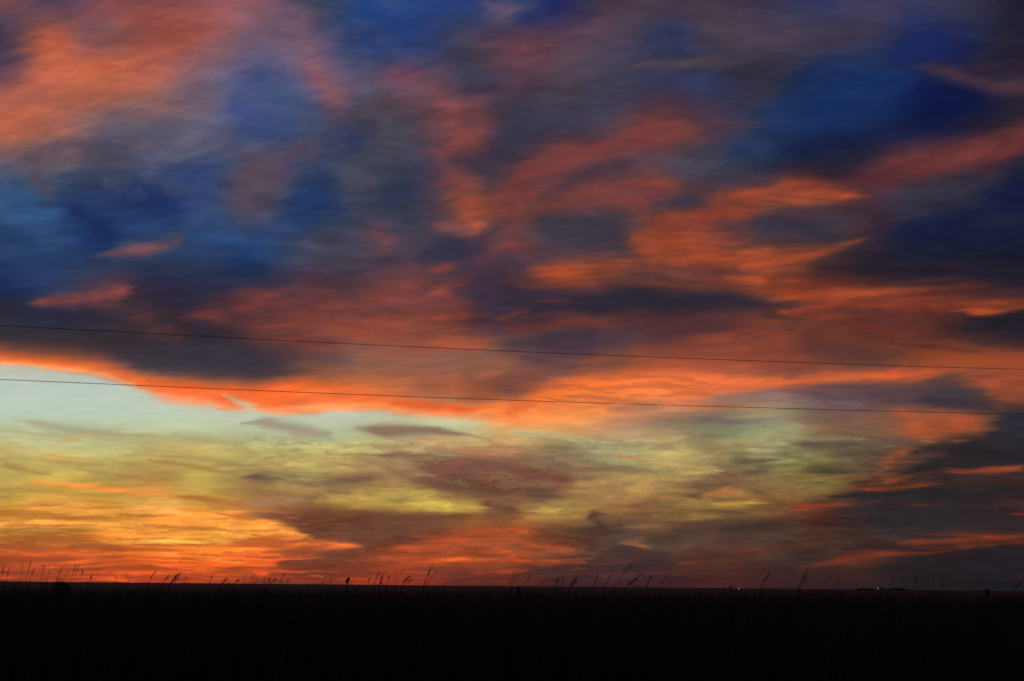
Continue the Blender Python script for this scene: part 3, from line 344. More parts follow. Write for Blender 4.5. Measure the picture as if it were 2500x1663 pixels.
# the bright afterglow bank low on the left, evaluated last
GLOW = ((0, 930, 2.946), [
 ([(100,275),(300,300),(500,345),(800,380),(1100,400)],[6,18,20,16,8],'aaa884',.75), ([(200,290),(450,330)],12,'a2a488',.5), ([(1740,305),(1900,300),(2050,335),(2357,395)],[10,24,26,26],'98937a',.9), ([(180,330),(320,345)],7,'c6be8c',.5),
 ([(420,450),(470,420),(660,410)],[10,14,8],'c8b070',.7), ([(500,430),(600,425)],8,'b6a070',.6), ([(740,465),(880,465)],5,'ccba74',.5), ([(0,500),(150,490),(300,490)],9,'c6b070',.5), ([(0,405),(100,412)],8,'acae84',.5), ([(1150,470),(1400,430),(1800,440)],14,'b8ae74',.5),
 ([(0,610),(120,640),(350,680)],[10,16,10],'a08a50',.75), ([(250,545),(450,550),(640,580)],10,'c8aa60',.6), ([(300,570),(600,600),(800,610)],18,'ac9a56',.7), ([(900,540),(1100,510)],14,'aca05c',.6), ([(550,640),(740,660)],12,'a4924e',.5),
 ([(1150,545),(1260,560)],9,'c49a58',.8), ([(1060,570),(1300,600),(1500,640),(1680,670)],[6,16,18,8],'a0884c',.85), ([(1480,615),(1650,600),(1790,610)],[8,11,6],'a08752',.8), ([(900,590),(1150,620)],14,'aa9650',.5),
 ([(1740,700),(1860,690),(2030,710)],[8,17,8],'70544a',.95), ([(2050,690),(2110,685),(2170,690)],[6,11,6],'846a50',.85), ([(2030,720),(2250,740),(2357,770)],14,'8c7050',.75), ([(2250,730),(2357,720)],12,'7c5e4a',.7), ([(1820,670),(2200,665)],8,'9c8a56',.5),
 ([(850,665),(1000,690),(1250,720)],[6,12,8],'b88a48',.8), ([(700,740),(900,760),(1100,735)],[6,12,6],'b88e46',.6), ([(1700,870),(1900,820),(2250,790),(2357,790)],18,'96734a',.6),
 ([(1000,810),(1100,780),(1210,790)],[10,22,14],'e0a046',.7), ([(1030,885),(1115,858)],[5,7],'eca64a',.8), ([(1090,760),(1150,790)],6,'e6a650',.6),
 ([(230,722),(400,740),(640,768),(900,795),(1100,815),(1280,832)],[6,9,9,9,9,7],'f6963c',.95), ([(450,748),(800,785)],4,'ffb45c',.6), ([(1280,832),(1450,850),(1650,880),(1850,898)],[7,12,13,8],'a2703c',.9), ([(170,795),(350,800)],8,'b4943e',.6), ([(60,845),(300,855)],[5,9],'d2a446',.7),
 ([(220,918),(310,918)],[4,9],'f6a84a',.9), ([(430,905),(560,895),(720,905),(890,908)],[8,14,14,5],'e8a446',.9), ([(380,940),(560,945),(690,945)],[6,20,8],'e09c40',.9), ([(370,940),(500,962),(620,968),(760,938)],5,'fcb450',.8), ([(780,975),(850,960)],[5,8],'f2a848',.8), ([(840,950),(900,920)],4,'d4a044',.6),
 ([(910,912),(1050,920),(1180,938),(1290,955)],[5,10,9,5],'ffb65c',.95), ([(850,960),(1050,985),(1200,990)],[12,16,8],'b48a3a',.7), ([(0,935),(250,945),(420,970),(650,990)],[12,20,16,10],'bc8238',.85), ([(0,980),(300,990)],10,'c08c3c',.6),
 ([(0,1022),(200,1012),(450,1020),(760,1030)],[10,10,13,5],'ffac46',.97), ([(60,1048),(250,1042),(420,1035)],[4,8,5],'ffb04e',.85), ([(0,1020),(120,1030)],8,'ffb250',.8),
 ([(60,1072),(300,1068),(560,1078),(760,1062)],[8,13,13,6],'a27a34',.85), ([(0,1105),(200,1110),(420,1112)],[12,16,10],'9e7230',.75), ([(500,1095),(620,1098)],8,'d8963c',.7), ([(640,1130),(800,1135)],[5,6],'b0782e',.7), ([(400,1130),(500,1130)],12,'c8843a',.5),
 ([(960,985),(1200,1010),(1450,985),(1650,960)],[12,36,34,14],'f49638',.8), ([(1250,990),(1500,975)],18,'fa9e40',.6), ([(1480,1020),(1750,1010),(1950,1045),(2150,1110),(2260,1140)],[12,34,36,24,8],'ffac48',.9), ([(780,1110),(1000,1095),(1250,1110),(1420,1080)],[10,20,28,12],'ffa846',.85), ([(1400,1120),(1600,1100),(1780,1110)],[16,26,14],'ffb650',.8),
 ([(850,1045),(1050,1075),(1300,1078),(1500,1075),(1700,1095)],[3,8,8,8,4],'bc7a2e',.95), ([(1780,1103),(1830,1108),(1860,1118)],[6,9,5],'c47c30',.95), ([(1500,1085),(1620,1090)],6,'c8842e',.6),
 ([(720,1165),(900,1170),(1150,1162),(1400,1168),(1520,1145),(1580,1125)],[4,8,9,12,10,4],'ffc452',.97), ([(1180,1160),(1420,1165)],6,'ffd668',.7), ([(1560,1140),(1880,1130)],9,'ffb24a',.7),
 ([(150,1130),(350,1160),(560,1200)],[14,28,16],'a2602c',.85), ([(500,1195),(760,1190),(900,1205)],[10,12,6],'b0682c',.8), ([(0,1160),(120,1158)],6,'ec7c38',.85), ([(0,1200),(150,1200)],20,'b4642e',.6),
 ([(800,1183),(1150,1184),(1500,1184),(1640,1175)],[3,6,6,3],'aa5c28',.9), ([(680,1222),(950,1220),(1180,1228)],[6,11,5],'b45e2a',.85), ([(900,1205),(1200,1205)],6,'e8802e',.6), ([(480,1170),(640,1165)],8,'e08238',.6),
 ([(1640,1180),(1800,1165),(1950,1175),(2100,1160)],[12,24,26,12],'b25a2e',.85), ([(2050,1190),(2200,1180),(2357,1160)],[8,14,14],'f8803c',.85), ([(1830,1205),(2050,1215)],7,'b8602e',.6), ([(2150,1185),(2357,1175)],8,'ff9046',.6),
 ([(650,1245),(1000,1240),(1300,1242),(1700,1245),(2080,1262)],[4,9,11,9,5],'ff8a34',.97), ([(1180,1240),(1500,1242)],5,'ffa448',.85), ([(1600,1215),(1750,1222)],4,'ffb04c',.7),
 ([(0,1205),(200,1235),(400,1262),(690,1262)],[8,12,12,7],'f06e30',.9), ([(640,1280),(780,1275),(870,1282)],[5,11,5],'a04e28',.85), ([(250,1265),(400,1272)],6,'ff8038',.6),
 ([(1540,1283),(1650,1300),(1770,1305)],[4,7,4],'ffae40',.9), ([(900,1275),(1250,1280),(1500,1275)],[6,10,6],'f07a30',.7), ([(1350,1290),(1520,1290)],14,'fe8c32',.7), ([(1100,1300),(1280,1300)],6,'ff9036',.7),
 ([(60,1310),(350,1305),(700,1308)],[5,8,6],'dc6630',.85), ([(0,1285),(180,1288)],12,'98502c',.8), ([(0,1330),(250,1335)],12,'a04a2a',.7), ([(650,1332),(780,1335)],[4,7],'ee6a30',.8), ([(800,1320),(1050,1322)],6,'f8742e',.7),
 ([(250,1350),(500,1355),(800,1350)],[10,16,8],'9a472a',.75), ([(850,1345),(1100,1345),(1440,1372)],[6,10,5],'a04a26',.85), ([(1150,1325),(1420,1335)],8,'f46a2c',.7),
 ([(880,1378),(1150,1385),(1460,1405)],[5,8,5],'fc6e2c',.9), ([(700,1400),(950,1410)],12,'96422a',.7), ([(780,1432),(900,1440),(1010,1452)],[3,6,3],'f05a2a',.9), ([(1350,1440),(1500,1445)],6,'e4562a',.7),
 ([(1820,1375),(1880,1385),(1945,1380)],[8,13,7],'fc6632',.9), ([(1850,1405),(1930,1395)],8,'f66030',.7), ([(1560,1370),(1720,1360)],16,'a44628',.8), ([(1600,1405),(1780,1415)],10,'b04a28',.6),
 ([(1950,1330),(2150,1290),(2357,1260)],[14,44,50],'6e3a2a',.92), ([(2080,1390),(2200,1370),(2357,1380)],[10,36,46],'70362a',.9), ([(1800,1320),(2000,1330)],12,'d2602c',.6), ([(2120,1440),(2300,1445)],8,'a43c28',.7), ([(2000,1230),(2200,1225),(2357,1215)],[8,16,20],'984a2c',.8),
 ([(1520,950),(1700,975),(1900,985),(2100,1040),(2357,1090)],[6,10,24,40,50],'7e4a34',.92), ([(1600,960),(2000,960),(2357,950)],[6,14,22],'86583a',.8), ([(2250,1100),(2357,1110)],24,'6e402e',.8),
])
CLEAR_EDGE = [(-400,850),(-60,882),(0,888),(60,893),(130,903),(200,914),(260,926),(320,941),(373,957),(430,968),(492,980),(545,992),(580,1001),(600,1001),(645,1004),(696,1013),(760,1013),(800,1003),(900,1003),(1003,1011),(1070,1019),(1140,1028),(1224,1042),(1310,1060),(1400,1066)]
BAND = [  # the lit underside of the cloud deck, just above the clear gap
 ([(-100,842),(0,858),(130,874),(260,896),(330,915)],22,'b45a3c',.85), ([(-100,866),(0,878),(130,890),(260,912),(400,942),(520,958),(650,966)],15,'fa7838',.95),
 ([(-100,876),(0,884),(60,889),(130,898),(200,908),(260,920),(330,938)],6,'ffac6a',.85), ([(360,928),(480,944),(600,955),(720,962)],13,'d8622f',.8),
 ([(380,950),(520,968),(640,980),(760,985),(900,985),(1010,992),(1120,1008)],20,'fa7238',.95), ([(520,985),(560,996),(590,1003)],7,'f07a40',.8), ([(600,982),(660,1000),(720,1010)],8,'fc9a5c',.7),
 ([(740,1000),(820,996),(920,994),(1020,1002),(1140,1018),(1240,1030)],9,'ff9a58',.9), ([(960,984),(1060,992),(1150,1000),(1240,990)],10,'e4622c',.85), ([(1120,975),(1220,972)],16,'9c5434',.8),
 ([(1180,1012),(1260,1005),(1340,985),(1420,966)],24,'fe8c44',.95), ([(1260,990),(1350,962),(1450,944),(1560,936),(1680,936)],17,'fc8038',.95), ([(1260,1030),(1360,1015),(1460,1000),(1540,975)],22,'f29650',.85),
 ([(1440,955),(1560,955),(1660,948)],14,'f68a48',.8), ([(1560,935),(1680,925),(1800,928),(1900,925)],13,'ee7a40',.8), ([(1480,1000),(1600,990)],14,'a4765c',.7), ([(1440,1028),(1560,1024)],16,'c48e64',.6), ([(1540,970),(1620,975)],12,'b08060',.5),
 ([(420,965),(470,978),(530,990)],4,'ffb080',.6), ([(545,962),(590,983),(640,1011)],[3,7,9],'c2b694',.85),
]

def _hx(s):
    return np.array([int(s[i:i+2], 16) for i in (0, 2, 4)], float)

def _hash(ix, iy, seed):
    h = (ix.astype(np.int64) * 374761393 + iy.astype(np.int64) * 668265263 + seed * 974634777) & 0xffffffff
    h = ((h ^ (h >> 13)) * 1274126177) & 0xffffffff
    h = ((h ^ (h >> 16)) * 2246822519) & 0xffffffff
    return ((h ^ (h >> 15)) & 0xffff) / 32767.5 - 1.0

def vnoise(x, y, seed):
    ix, iy = np.floor(x), np.floor(y)
    fx, fy = x - ix, y - iy
    fx, fy = fx*fx*fx*(fx*(fx*6-15)+10), fy*fy*fy*(fy*(fy*6-15)+10)
    a, b = _hash(ix, iy, seed), _hash(ix+1, iy, seed)
    c, d = _hash(ix, iy+1, seed), _hash(ix+1, iy+1, seed)
    return (a*(1-fx)+b*fx)*(1-fy) + (c*(1-fx)+d*fx)*fy

def fbm(x, y, seed, octaves=4, gain=.5):
    s, a, t = 0., 1., 0.
    for k in range(octaves):
        s = s + a*vnoise(x*2**k + 17.3*k, y*2**k - 9.1*k, seed+k); t += a; a *= gain
    return s/t

def smooth(a, b, x):
    t = np.clip((x-a)/(b-a), 0, 1)
    return t*t*(3-2*t)

def cubic_grid(x, y):
    """Catmull-Rom lookup of the broad tints."""
    G = np.array([[_hx(c) for c in GRID[r].split()] for r in GY])
    gy = np.interp(y, GY, np.arange(len(GY)))
    gx = np.clip(x/125., 0, 20)
    def wts(t):
        return [-.5*t+t*t-.5*t**3, 1-2.5*t*t+1.5*t**3, .5*t+2*t*t-1.5*t**3, -.5*t*t+.5*t**3]
    ix = np.clip(np.floor(gx).astype(int), 0, 19); iy = np.clip(np.floor(gy).astype(int), 0, len(GY)-2)
    wx, wy = wts(gx-ix), wts(gy-iy)
    out = np.zeros(x.shape+(3,))
    for j in range(4):
        jj = np.clip(iy+j-1, 0, len(GY)-1)
        for i in range(4):
            ii = np.clip(ix+i-1, 0, 20)
            out += G[jj, ii]*(wx[i]*wy[j])[..., None]
    return np.clip(out, 8, 255)

def spline(P, W, n=5):
    """Round off a polyline (Catmull-Rom)."""
    if len(P) < 3: return P, W
    A = np.column_stack([P, W])
    A = np.vstack([2*A[0]-A[1], A, 2*A[-1]-A[-2]])
    out = []
    for i in range(1, len(A)-2):
        for t in np.arange(n)/n:
            out.append(.5*(2*A[i]+(A[i+1]-A[i-1])*t+(2*A[i-1]-5*A[i]+4*A[i+1]-A[i+2])*t*t+(3*A[i]-A[i-1]-3*A[i+1]+A[i+2])*t**3))
    out.append(A[-2]); out = np.array(out)
    return out[:, :2], np.maximum(out[:, 2], .3*min(W))

def lay(col, x, y, f, patch, item, wide=1.2, fray=.5, fade=.35, power=2.0, gain=1.0):
    """Lay one streamer over the colours: soft cross-section, frayed by the fibre field f, feathered ends."""
    ox, oy, s = patch
    pts, w, c, op = item
    P = np.array([(ox+px/s, oy+py/s) for px, py in pts], float)
    W = np.array(w if isinstance(w, list) else [w*(1 if pts[0][0] <= 2 else .7)] + [w]*(len(pts)-2) + [w*(1 if pts[-1][0] >= (2355 if s > 2 else 1345) else .7)], float)/s*wide
    P, W = spline(P, np.maximum(W, 1.2))
    m = 2.8*W.max()
    box = np.flatnonzero((x > P[:,0].min()-m) & (x < P[:,0].max()+m) & (y > P[:,1].min()-m) & (y < P[:,1].max()+m))
    if not len(box): return
    X, Y = x[box], y[box]
    seg = np.hypot(*(P[1:]-P[:-1]).T); cum = np.concatenate([[0], np.cumsum(seg)])
    slim = float(smooth(2, 7, cum[-1]/W.max()))      # long thin streamers run out to nothing, banks keep round ends
    far = 1e6                                        # a streamer that goes on in the next patch does not run out
    edge = (2355 if s > 2 else 1345 if s > 1.05 else 9e9)
    h0 = far if pts[0][0] <= 2 or pts[0][0] >= edge else 0.; h1 = far if pts[-1][0] <= 2 or pts[-1][0] >= edge else 0.
    es = np.minimum(cum+h0, cum[-1]-cum+h1)/cum[-1]
    W = np.maximum(W*(1-(.5 if fade > .32 else .3)*slim*(1-smooth(0, .35, es))), .9)
    best = np.full(X.shape, 9e9); where = np.zeros(X.shape)
    for q, ((ax, ay), (bx, by), wa, wb) in enumerate(zip(P[:-1], P[1:], W[:-1], W[1:])):
        dx, dy = bx-ax, by-ay
        t = np.clip(((X-ax)*dx+(Y-ay)*dy)/(dx*dx+dy*dy+1e-9), 0, 1)
        d = np.hypot(X-ax-t*dx, Y-ay-t*dy)/(wa+(wb-wa)*t)
        k = d < best
        best[k] = d[k]; where[k] = (cum[q]+t*seg[q])[k]
    e = np.minimum(where+h0, cum[-1]-where+h1)/max(cum[-1], 1e-6)
    fd = fade+(.75-fade)*slim if fade > .32 else fade
    k = op*gain*np.exp(-.72*best**power)*(1-fd+fd*smooth(0, .25, e))
    k = np.clip(k*(1+fray*f[box]), 0, 1)
    col[box] += (_hx(c)-col[box])*k[:, None]

def sky_colours(x, y):
    """Display colour (0..255) of the sky at chart points x, y (flat arrays)."""
    low = smooth(850, 1150, y)                      # low sky: fibres run level, finer
    mid = smooth(330, 620, y)                       # high sky: fibres climb to the right
    parts = []
    for ang, su, sd, wt in ((-.30, 1., 11, 1-mid), (-.09, 1., 211, mid*(1-low)), (.02, .6, 411, low)):
        on = np.flatnonzero(wt > 0)
        X, Y = x[on], y[on]
        u = X*np.cos(ang)+Y*np.sin(ang); v = -X*np.sin(ang)+Y*np.cos(ang)
        n = [fbm(u/(190*su), v/(62*su), sd, 4), fbm(u/(190*su), v/(62*su), sd+20, 4),
             fbm(u/(60*su), v/(17*su), sd+40, 3), fbm(u/(60*su), v/(17*su), sd+60, 3)]
        n.append(fbm((u+20*n[0])/(120*su), (v+9*n[1])/(17*su), sd+80, 5, .6)*.75 + fbm(u/(260*su), v/(44*su), sd+120, 4, .6)*.75)
        n.append(fbm((u+30*n[0])/(34*su), (v+12*n[1])/(7.5*su), sd+160, 4, .7))
        n.append(fbm(u/(230*su), v/((17 if ang < -.2 else 13)*su), sd+180, 3, .7))     # filaments
        parts.append((on, wt[on], n))
    tot = np.zeros_like(x); F = [np.zeros_like(x) for _ in range(7)]
    for on, wt, n in parts:
        tot[on] += wt*wt
        for k in range(7): F[k][on] += wt*n[k]
    w1, w2, w3, w4, f, f2, w5 = [q/np.sqrt(tot) for q in F]
    su = 1-.4*low
    hor = smooth(1440, 1330, y)*.75+.25
    fil = w5*(17+7*mid+2*low)*hor                         # shear along the fibres frays every edge
    climb = -.30*(1-mid)-.09*mid*(1-low)
    x, y, x0, y0 = x+fil, y+fil*climb, x, y
    fb = np.clip(f*2.2, -1, 1)
    col = cubic_grid(x+hor*(w1*24+w3*8)*su, y+hor*(w2*12+w4*4)*su)
    sx = x+hor*(w1*16+w3*9)*su; sy = y+hor*(w2*6+w4*3)*su
    for n, (patch, items) in enumerate(PATCH):
        hi = n < 6
        for it in items: lay(col, sx, sy, fb, patch, it, 1.5 if n < 3 else 1.35 if hi else 1.2 if n == 6 else 1.0, .3 if n < 3 else .4 if hi else .4, .35, 1.7 if n < 3 else 1.8 if hi else 1.9, .9)
    # lit underside of the deck and the clear gap below it
    bx = x0+.35*fil+(w1*10+w3*5); by = y0+(w2*5+w4*2)
    for it in BAND: lay(col, bx, by, fb, (0, 0, 1), it, 1.1, .15, .3)
    e = np.interp(x0+w3*8+.3*fil, [p[0] for p in CLEAR_EDGE], [p[1] for p in CLEAR_EDGE])
    d = y0+w4*3+w2*3-e
    soft = np.interp(x0, [0, 400, 700, 1000, 1300, 1400], [8, 10, 12, 14, 28, 40])
    k = smooth(-soft, soft, d)*smooth(1420, 1130, x)*smooth(1095, 1020, y+30*smooth(600, 1200, x))
    clear = np.stack([np.interp(y, [880, 950, 1000, 1050, 1100], q) for q in ([190, 188, 187, 188, 190], [200, 202, 203, 198, 190], [186, 190, 186, 160, 122])], -1)
    col += (clear-col)*(k*.9)[:, None]
    # thin veils over the gap, then the afterglow bank
    for it in PATCH[6][1][:9]: lay(col, sx, sy, fb, PATCH[6][0], it, 1.2, .5)
    gx = x0+.7*fil+hor*(w1*8+w3*6); gy = y0+hor*(w2*2.5+w4*1.6)
    for it in GLOW[1]: lay(col, gx, gy, fb, GLOW[0], it, 1.2, .35, .3)
    # threads of cirrus: lit crests and shaded troughs in the bank, brown wisps before the clear air
    S = fbm((x0+24*w1)/150, (y0+.02*x0+7*w2)/6.5, 611, 4, .6)+.25*w3
    C = fbm((x0+40*w1)/190, (y0-.10*x0+16*w2)/40, 631, 5, .58)
    def toward(c, k):
        col[:] += (np.asarray(c, float)-col)*k[:, None]
    bank = smooth(1000, 700, x0)*smooth(1215, 1275, y0)*smooth(1445, 1405, y0)*smooth(.1, -.15, C-.25*smooth(500, 800, x0))
    red = smooth(1290, 1390, y0)[:, None]
    def to2(c1, c2, k):
        col[:] += (np.asarray(c1, float)*(1-red)+np.asarray(c2, float)*red-col)*k[:, None]
    to2((176, 112, 50), (138, 62, 40), (.2+.8*bank)*smooth(1000, 800, x0)*smooth(1215, 1275, y0)*.62*smooth(.02, .38, S))
    to2((255, 172, 76), (248, 104, 46), bank*.6*smooth(-.06, -.42, S))
    low_o = smooth(800, 950, x0)*smooth(1600, 1400, x0)*smooth(1290, 1320, y0)*smooth(1430, 1400, y0)
    toward((98, 54, 42), low_o*.5*smooth(.05, .45, S)); toward((206, 92, 46), low_o*.4*smooth(-.1, -.45, S))
    mid_c = smooth(1030, 1110, y0)*smooth(1350, 1290, y0)*smooth(500, 900, x0)*smooth(2200, 1950, x0)
    toward((112, 82, 62), mid_c*.30*smooth(.05, .4, C)); toward((186, 172, 112), mid_c*.16*smooth(-.05, -.4, C)*smooth(1290, 1200, y0))
    toward((104, 78, 58), mid_c*.16*smooth(.12, .5, S)); toward((176, 160, 100), mid_c*.12*smooth(-.12, -.5, S)*smooth(1300, 1220, y0))
    right = smooth(1850, 2100, x0)*smooth(1110, 1160, y0)*smooth(1350, 1320, y0)
    toward((140, 66, 46), right*.26*smooth(.25, .5, S)); toward((44, 42, 48), right*.35*smooth(-.1, -.4, S))
    veil = smooth(1020, 1060, y0)*smooth(1260, 1200, y0)*smooth(900, 500, x0)
    toward((160, 138, 82), veil*.26*smooth(.05, .4, C+.3*S)); toward((204, 196, 132), veil*.25*smooth(-.1, -.4, C+.3*S))
    #REFINE
    qx = x0+fil+hor*(w1*13+w3*9)*su; qy = y0+fil*climb+hor*(w2*5+w4*3.2)*su
    for n, (patch, items) in enumerate(SHAPES):
        for it in items: lay(col, qx, qy, fb, patch, it, 1.35 if n < 2 else 1.08 if n == 2 else .88, .4 if n < 2 else .45, .4, 1.6 if n < 2 else 1.8, .68 if n == 0 else .78 if n == 1 else .95 if n == 2 else .85)
    # billow and tear: mottled relief inside the sheets, woven threads through the lit folds
    B = fbm((x0+30*w3+.3*y0)/105, (y0-.22*x0+14*w4)/44, 701, 5, .6)
    T = fbm((x0+60*w1)/230, (y0-.09*x0+11*w2)/19, 721, 4, .62)
    B2 = fbm((x0+26*w3)/95, (y0+10*w4)/19, 741, 5, .62)
    up = smooth(900, 780, y0)
    col *= (1+.11*up*B*(1-.5*smooth(760, 520, x0)*smooth(400, 260, y0))+.09*up*T)[:, None]
    fold = up*smooth(1050, 1300, x0)*smooth(380, 480, y0)
    toward((74, 52, 62), fold*.30*smooth(.04, .5, T)*smooth(85, 140, col[:, 0])); toward((196, 92, 60), fold*.30*smooth(-.1, -.45, T)*smooth(90, 150, col[:, 0]))
    haze_l = up*smooth(700, 500, y0)*smooth(1150, 900, x0)
    toward((104, 98, 116), haze_l*.28*smooth(.02, .5, B)*smooth(180, 120, col[:, 0]))
    toward((84, 76, 92), up*smooth(900, 1200, x0)*smooth(1900, 1600, x0)*smooth(330, 200, y0)*.25*smooth(.0, .5, B))
    lowm = smooth(1030, 1090, y0)*smooth(1400, 1340, y0)*smooth(420, 700, x0)
    col *= (1+.20*lowm*B2)[:, None]
    toward((92, 70, 58), lowm*smooth(2150, 1900, x0)*.26*smooth(.10, .42, B2)); toward((190, 178, 118), lowm*smooth(2000, 1800, x0)*smooth(1270, 1200, y0)*.22*smooth(-.12, -.42, B2))
    fire = smooth(960, 740, x0+120*w1)*smooth(140, 195, col[:, 0])*smooth(1205, 1260, y0)*smooth(1440, 1410, y0)
    S3 = fbm((x0+30*w1)/120, (y0-.012*x0+5*w2)/5.2, 811, 4, .6)
    to2((168, 100, 46), (128, 56, 38), fire*.46*smooth(.04, .40, S3)); to2((255, 190, 88), (255, 112, 48), fire*.34*smooth(-.08, -.44, S3))
    arm = smooth(1150, 1350, x0)*smooth(2150, 1900, x0)*smooth(860, 910, y0)*smooth(1010, 970, y0)
    toward((158, 88, 62), arm*.45*smooth(.0, .42, T+.5*S)); toward((255, 150, 84), arm*.22*smooth(-.12, -.5, T)*smooth(1700, 1400, x0))
    # fibrous texture
    calm = 1-.75*smooth(-10, 25, d)*smooth(1420, 1130, x0)*smooth(1130, 1020, y0)   # clear air shows no fibres
    col *= (1+calm*((.08+.03*mid+.03*low)*f+.035*f2))[:, None]
    col[:, 0] *= 1+.03*f*calm; col[:, 2] *= 1-.03*f*calm
    grey = (col@np.array([.3, .59, .11]))[:, None]
    r, g, b = col[:, 0].copy(), col[:, 1].copy(), col[:, 2].copy()
    yl = np.clip(np.minimum(r, g)-b-15, 0, 55)/55
    warm = smooth(60, 110, r-b)*(1-yl)
    blue = smooth(25, 65, b-r)
    high = smooth(930, 780, y0)
    lum = .3*r+.59*g+.11*b
    dk = 1-high*(.10+.05*smooth(150, 90, lum))
    r *= dk*(1-.03*high); g *= dk; b *= dk
    col[:, 0] = r+6*yl+.015*r*warm-.06*r*blue; col[:, 1] = g-6*yl+.0*g*warm-.08*g*blue; col[:, 2] = b-4*yl-.0*b*warm-.07*b*blue
    cm = lowm*smooth(1330, 1270, y0)*smooth(2200, 1950, x0)*smooth(560, 800, x0)*.13
    col += (col-np.array([140., 118., 82.]))*cm[:, None]
    col += (col-np.array([112., 72., 66.]))*(fold*.12*smooth(10, 50, col[:, 0]-col[:, 2]))[:, None]
    nw = smooth(760, 520, x0)*smooth(400, 260, y0)
    col *= (1+.07*nw)[:, None]
    col[:, 1] *= 1-.05*smooth(30, 70, col[:, 2]-col[:, 0])*smooth(700, 500, x0)
    mx = col.max(1); mn = col.min(1); dull = smooth(.42, .18, (mx-mn)/mx)*smooth(135, 100, mx)*smooth(1440, 1400, y0)
    col[:, 0] *= 1+.035*dull; col[:, 1] *= 1-.03*dull; col[:, 2] *= 1+.015*dull
    m = smooth(1650, 2050, x0)*smooth(1000, 1130, y0)
    col *= (1-.15*m)[:, None]; col[:, 2] *= 1-.07*m
    return np.clip(col, 4, 255)

# ---------------------------------------------------------------- SKY DOME
def smooth_s(a, b, x):
    t = min(max((x-a)/(b-a), 0), 1); return t*t*(3-2*t)

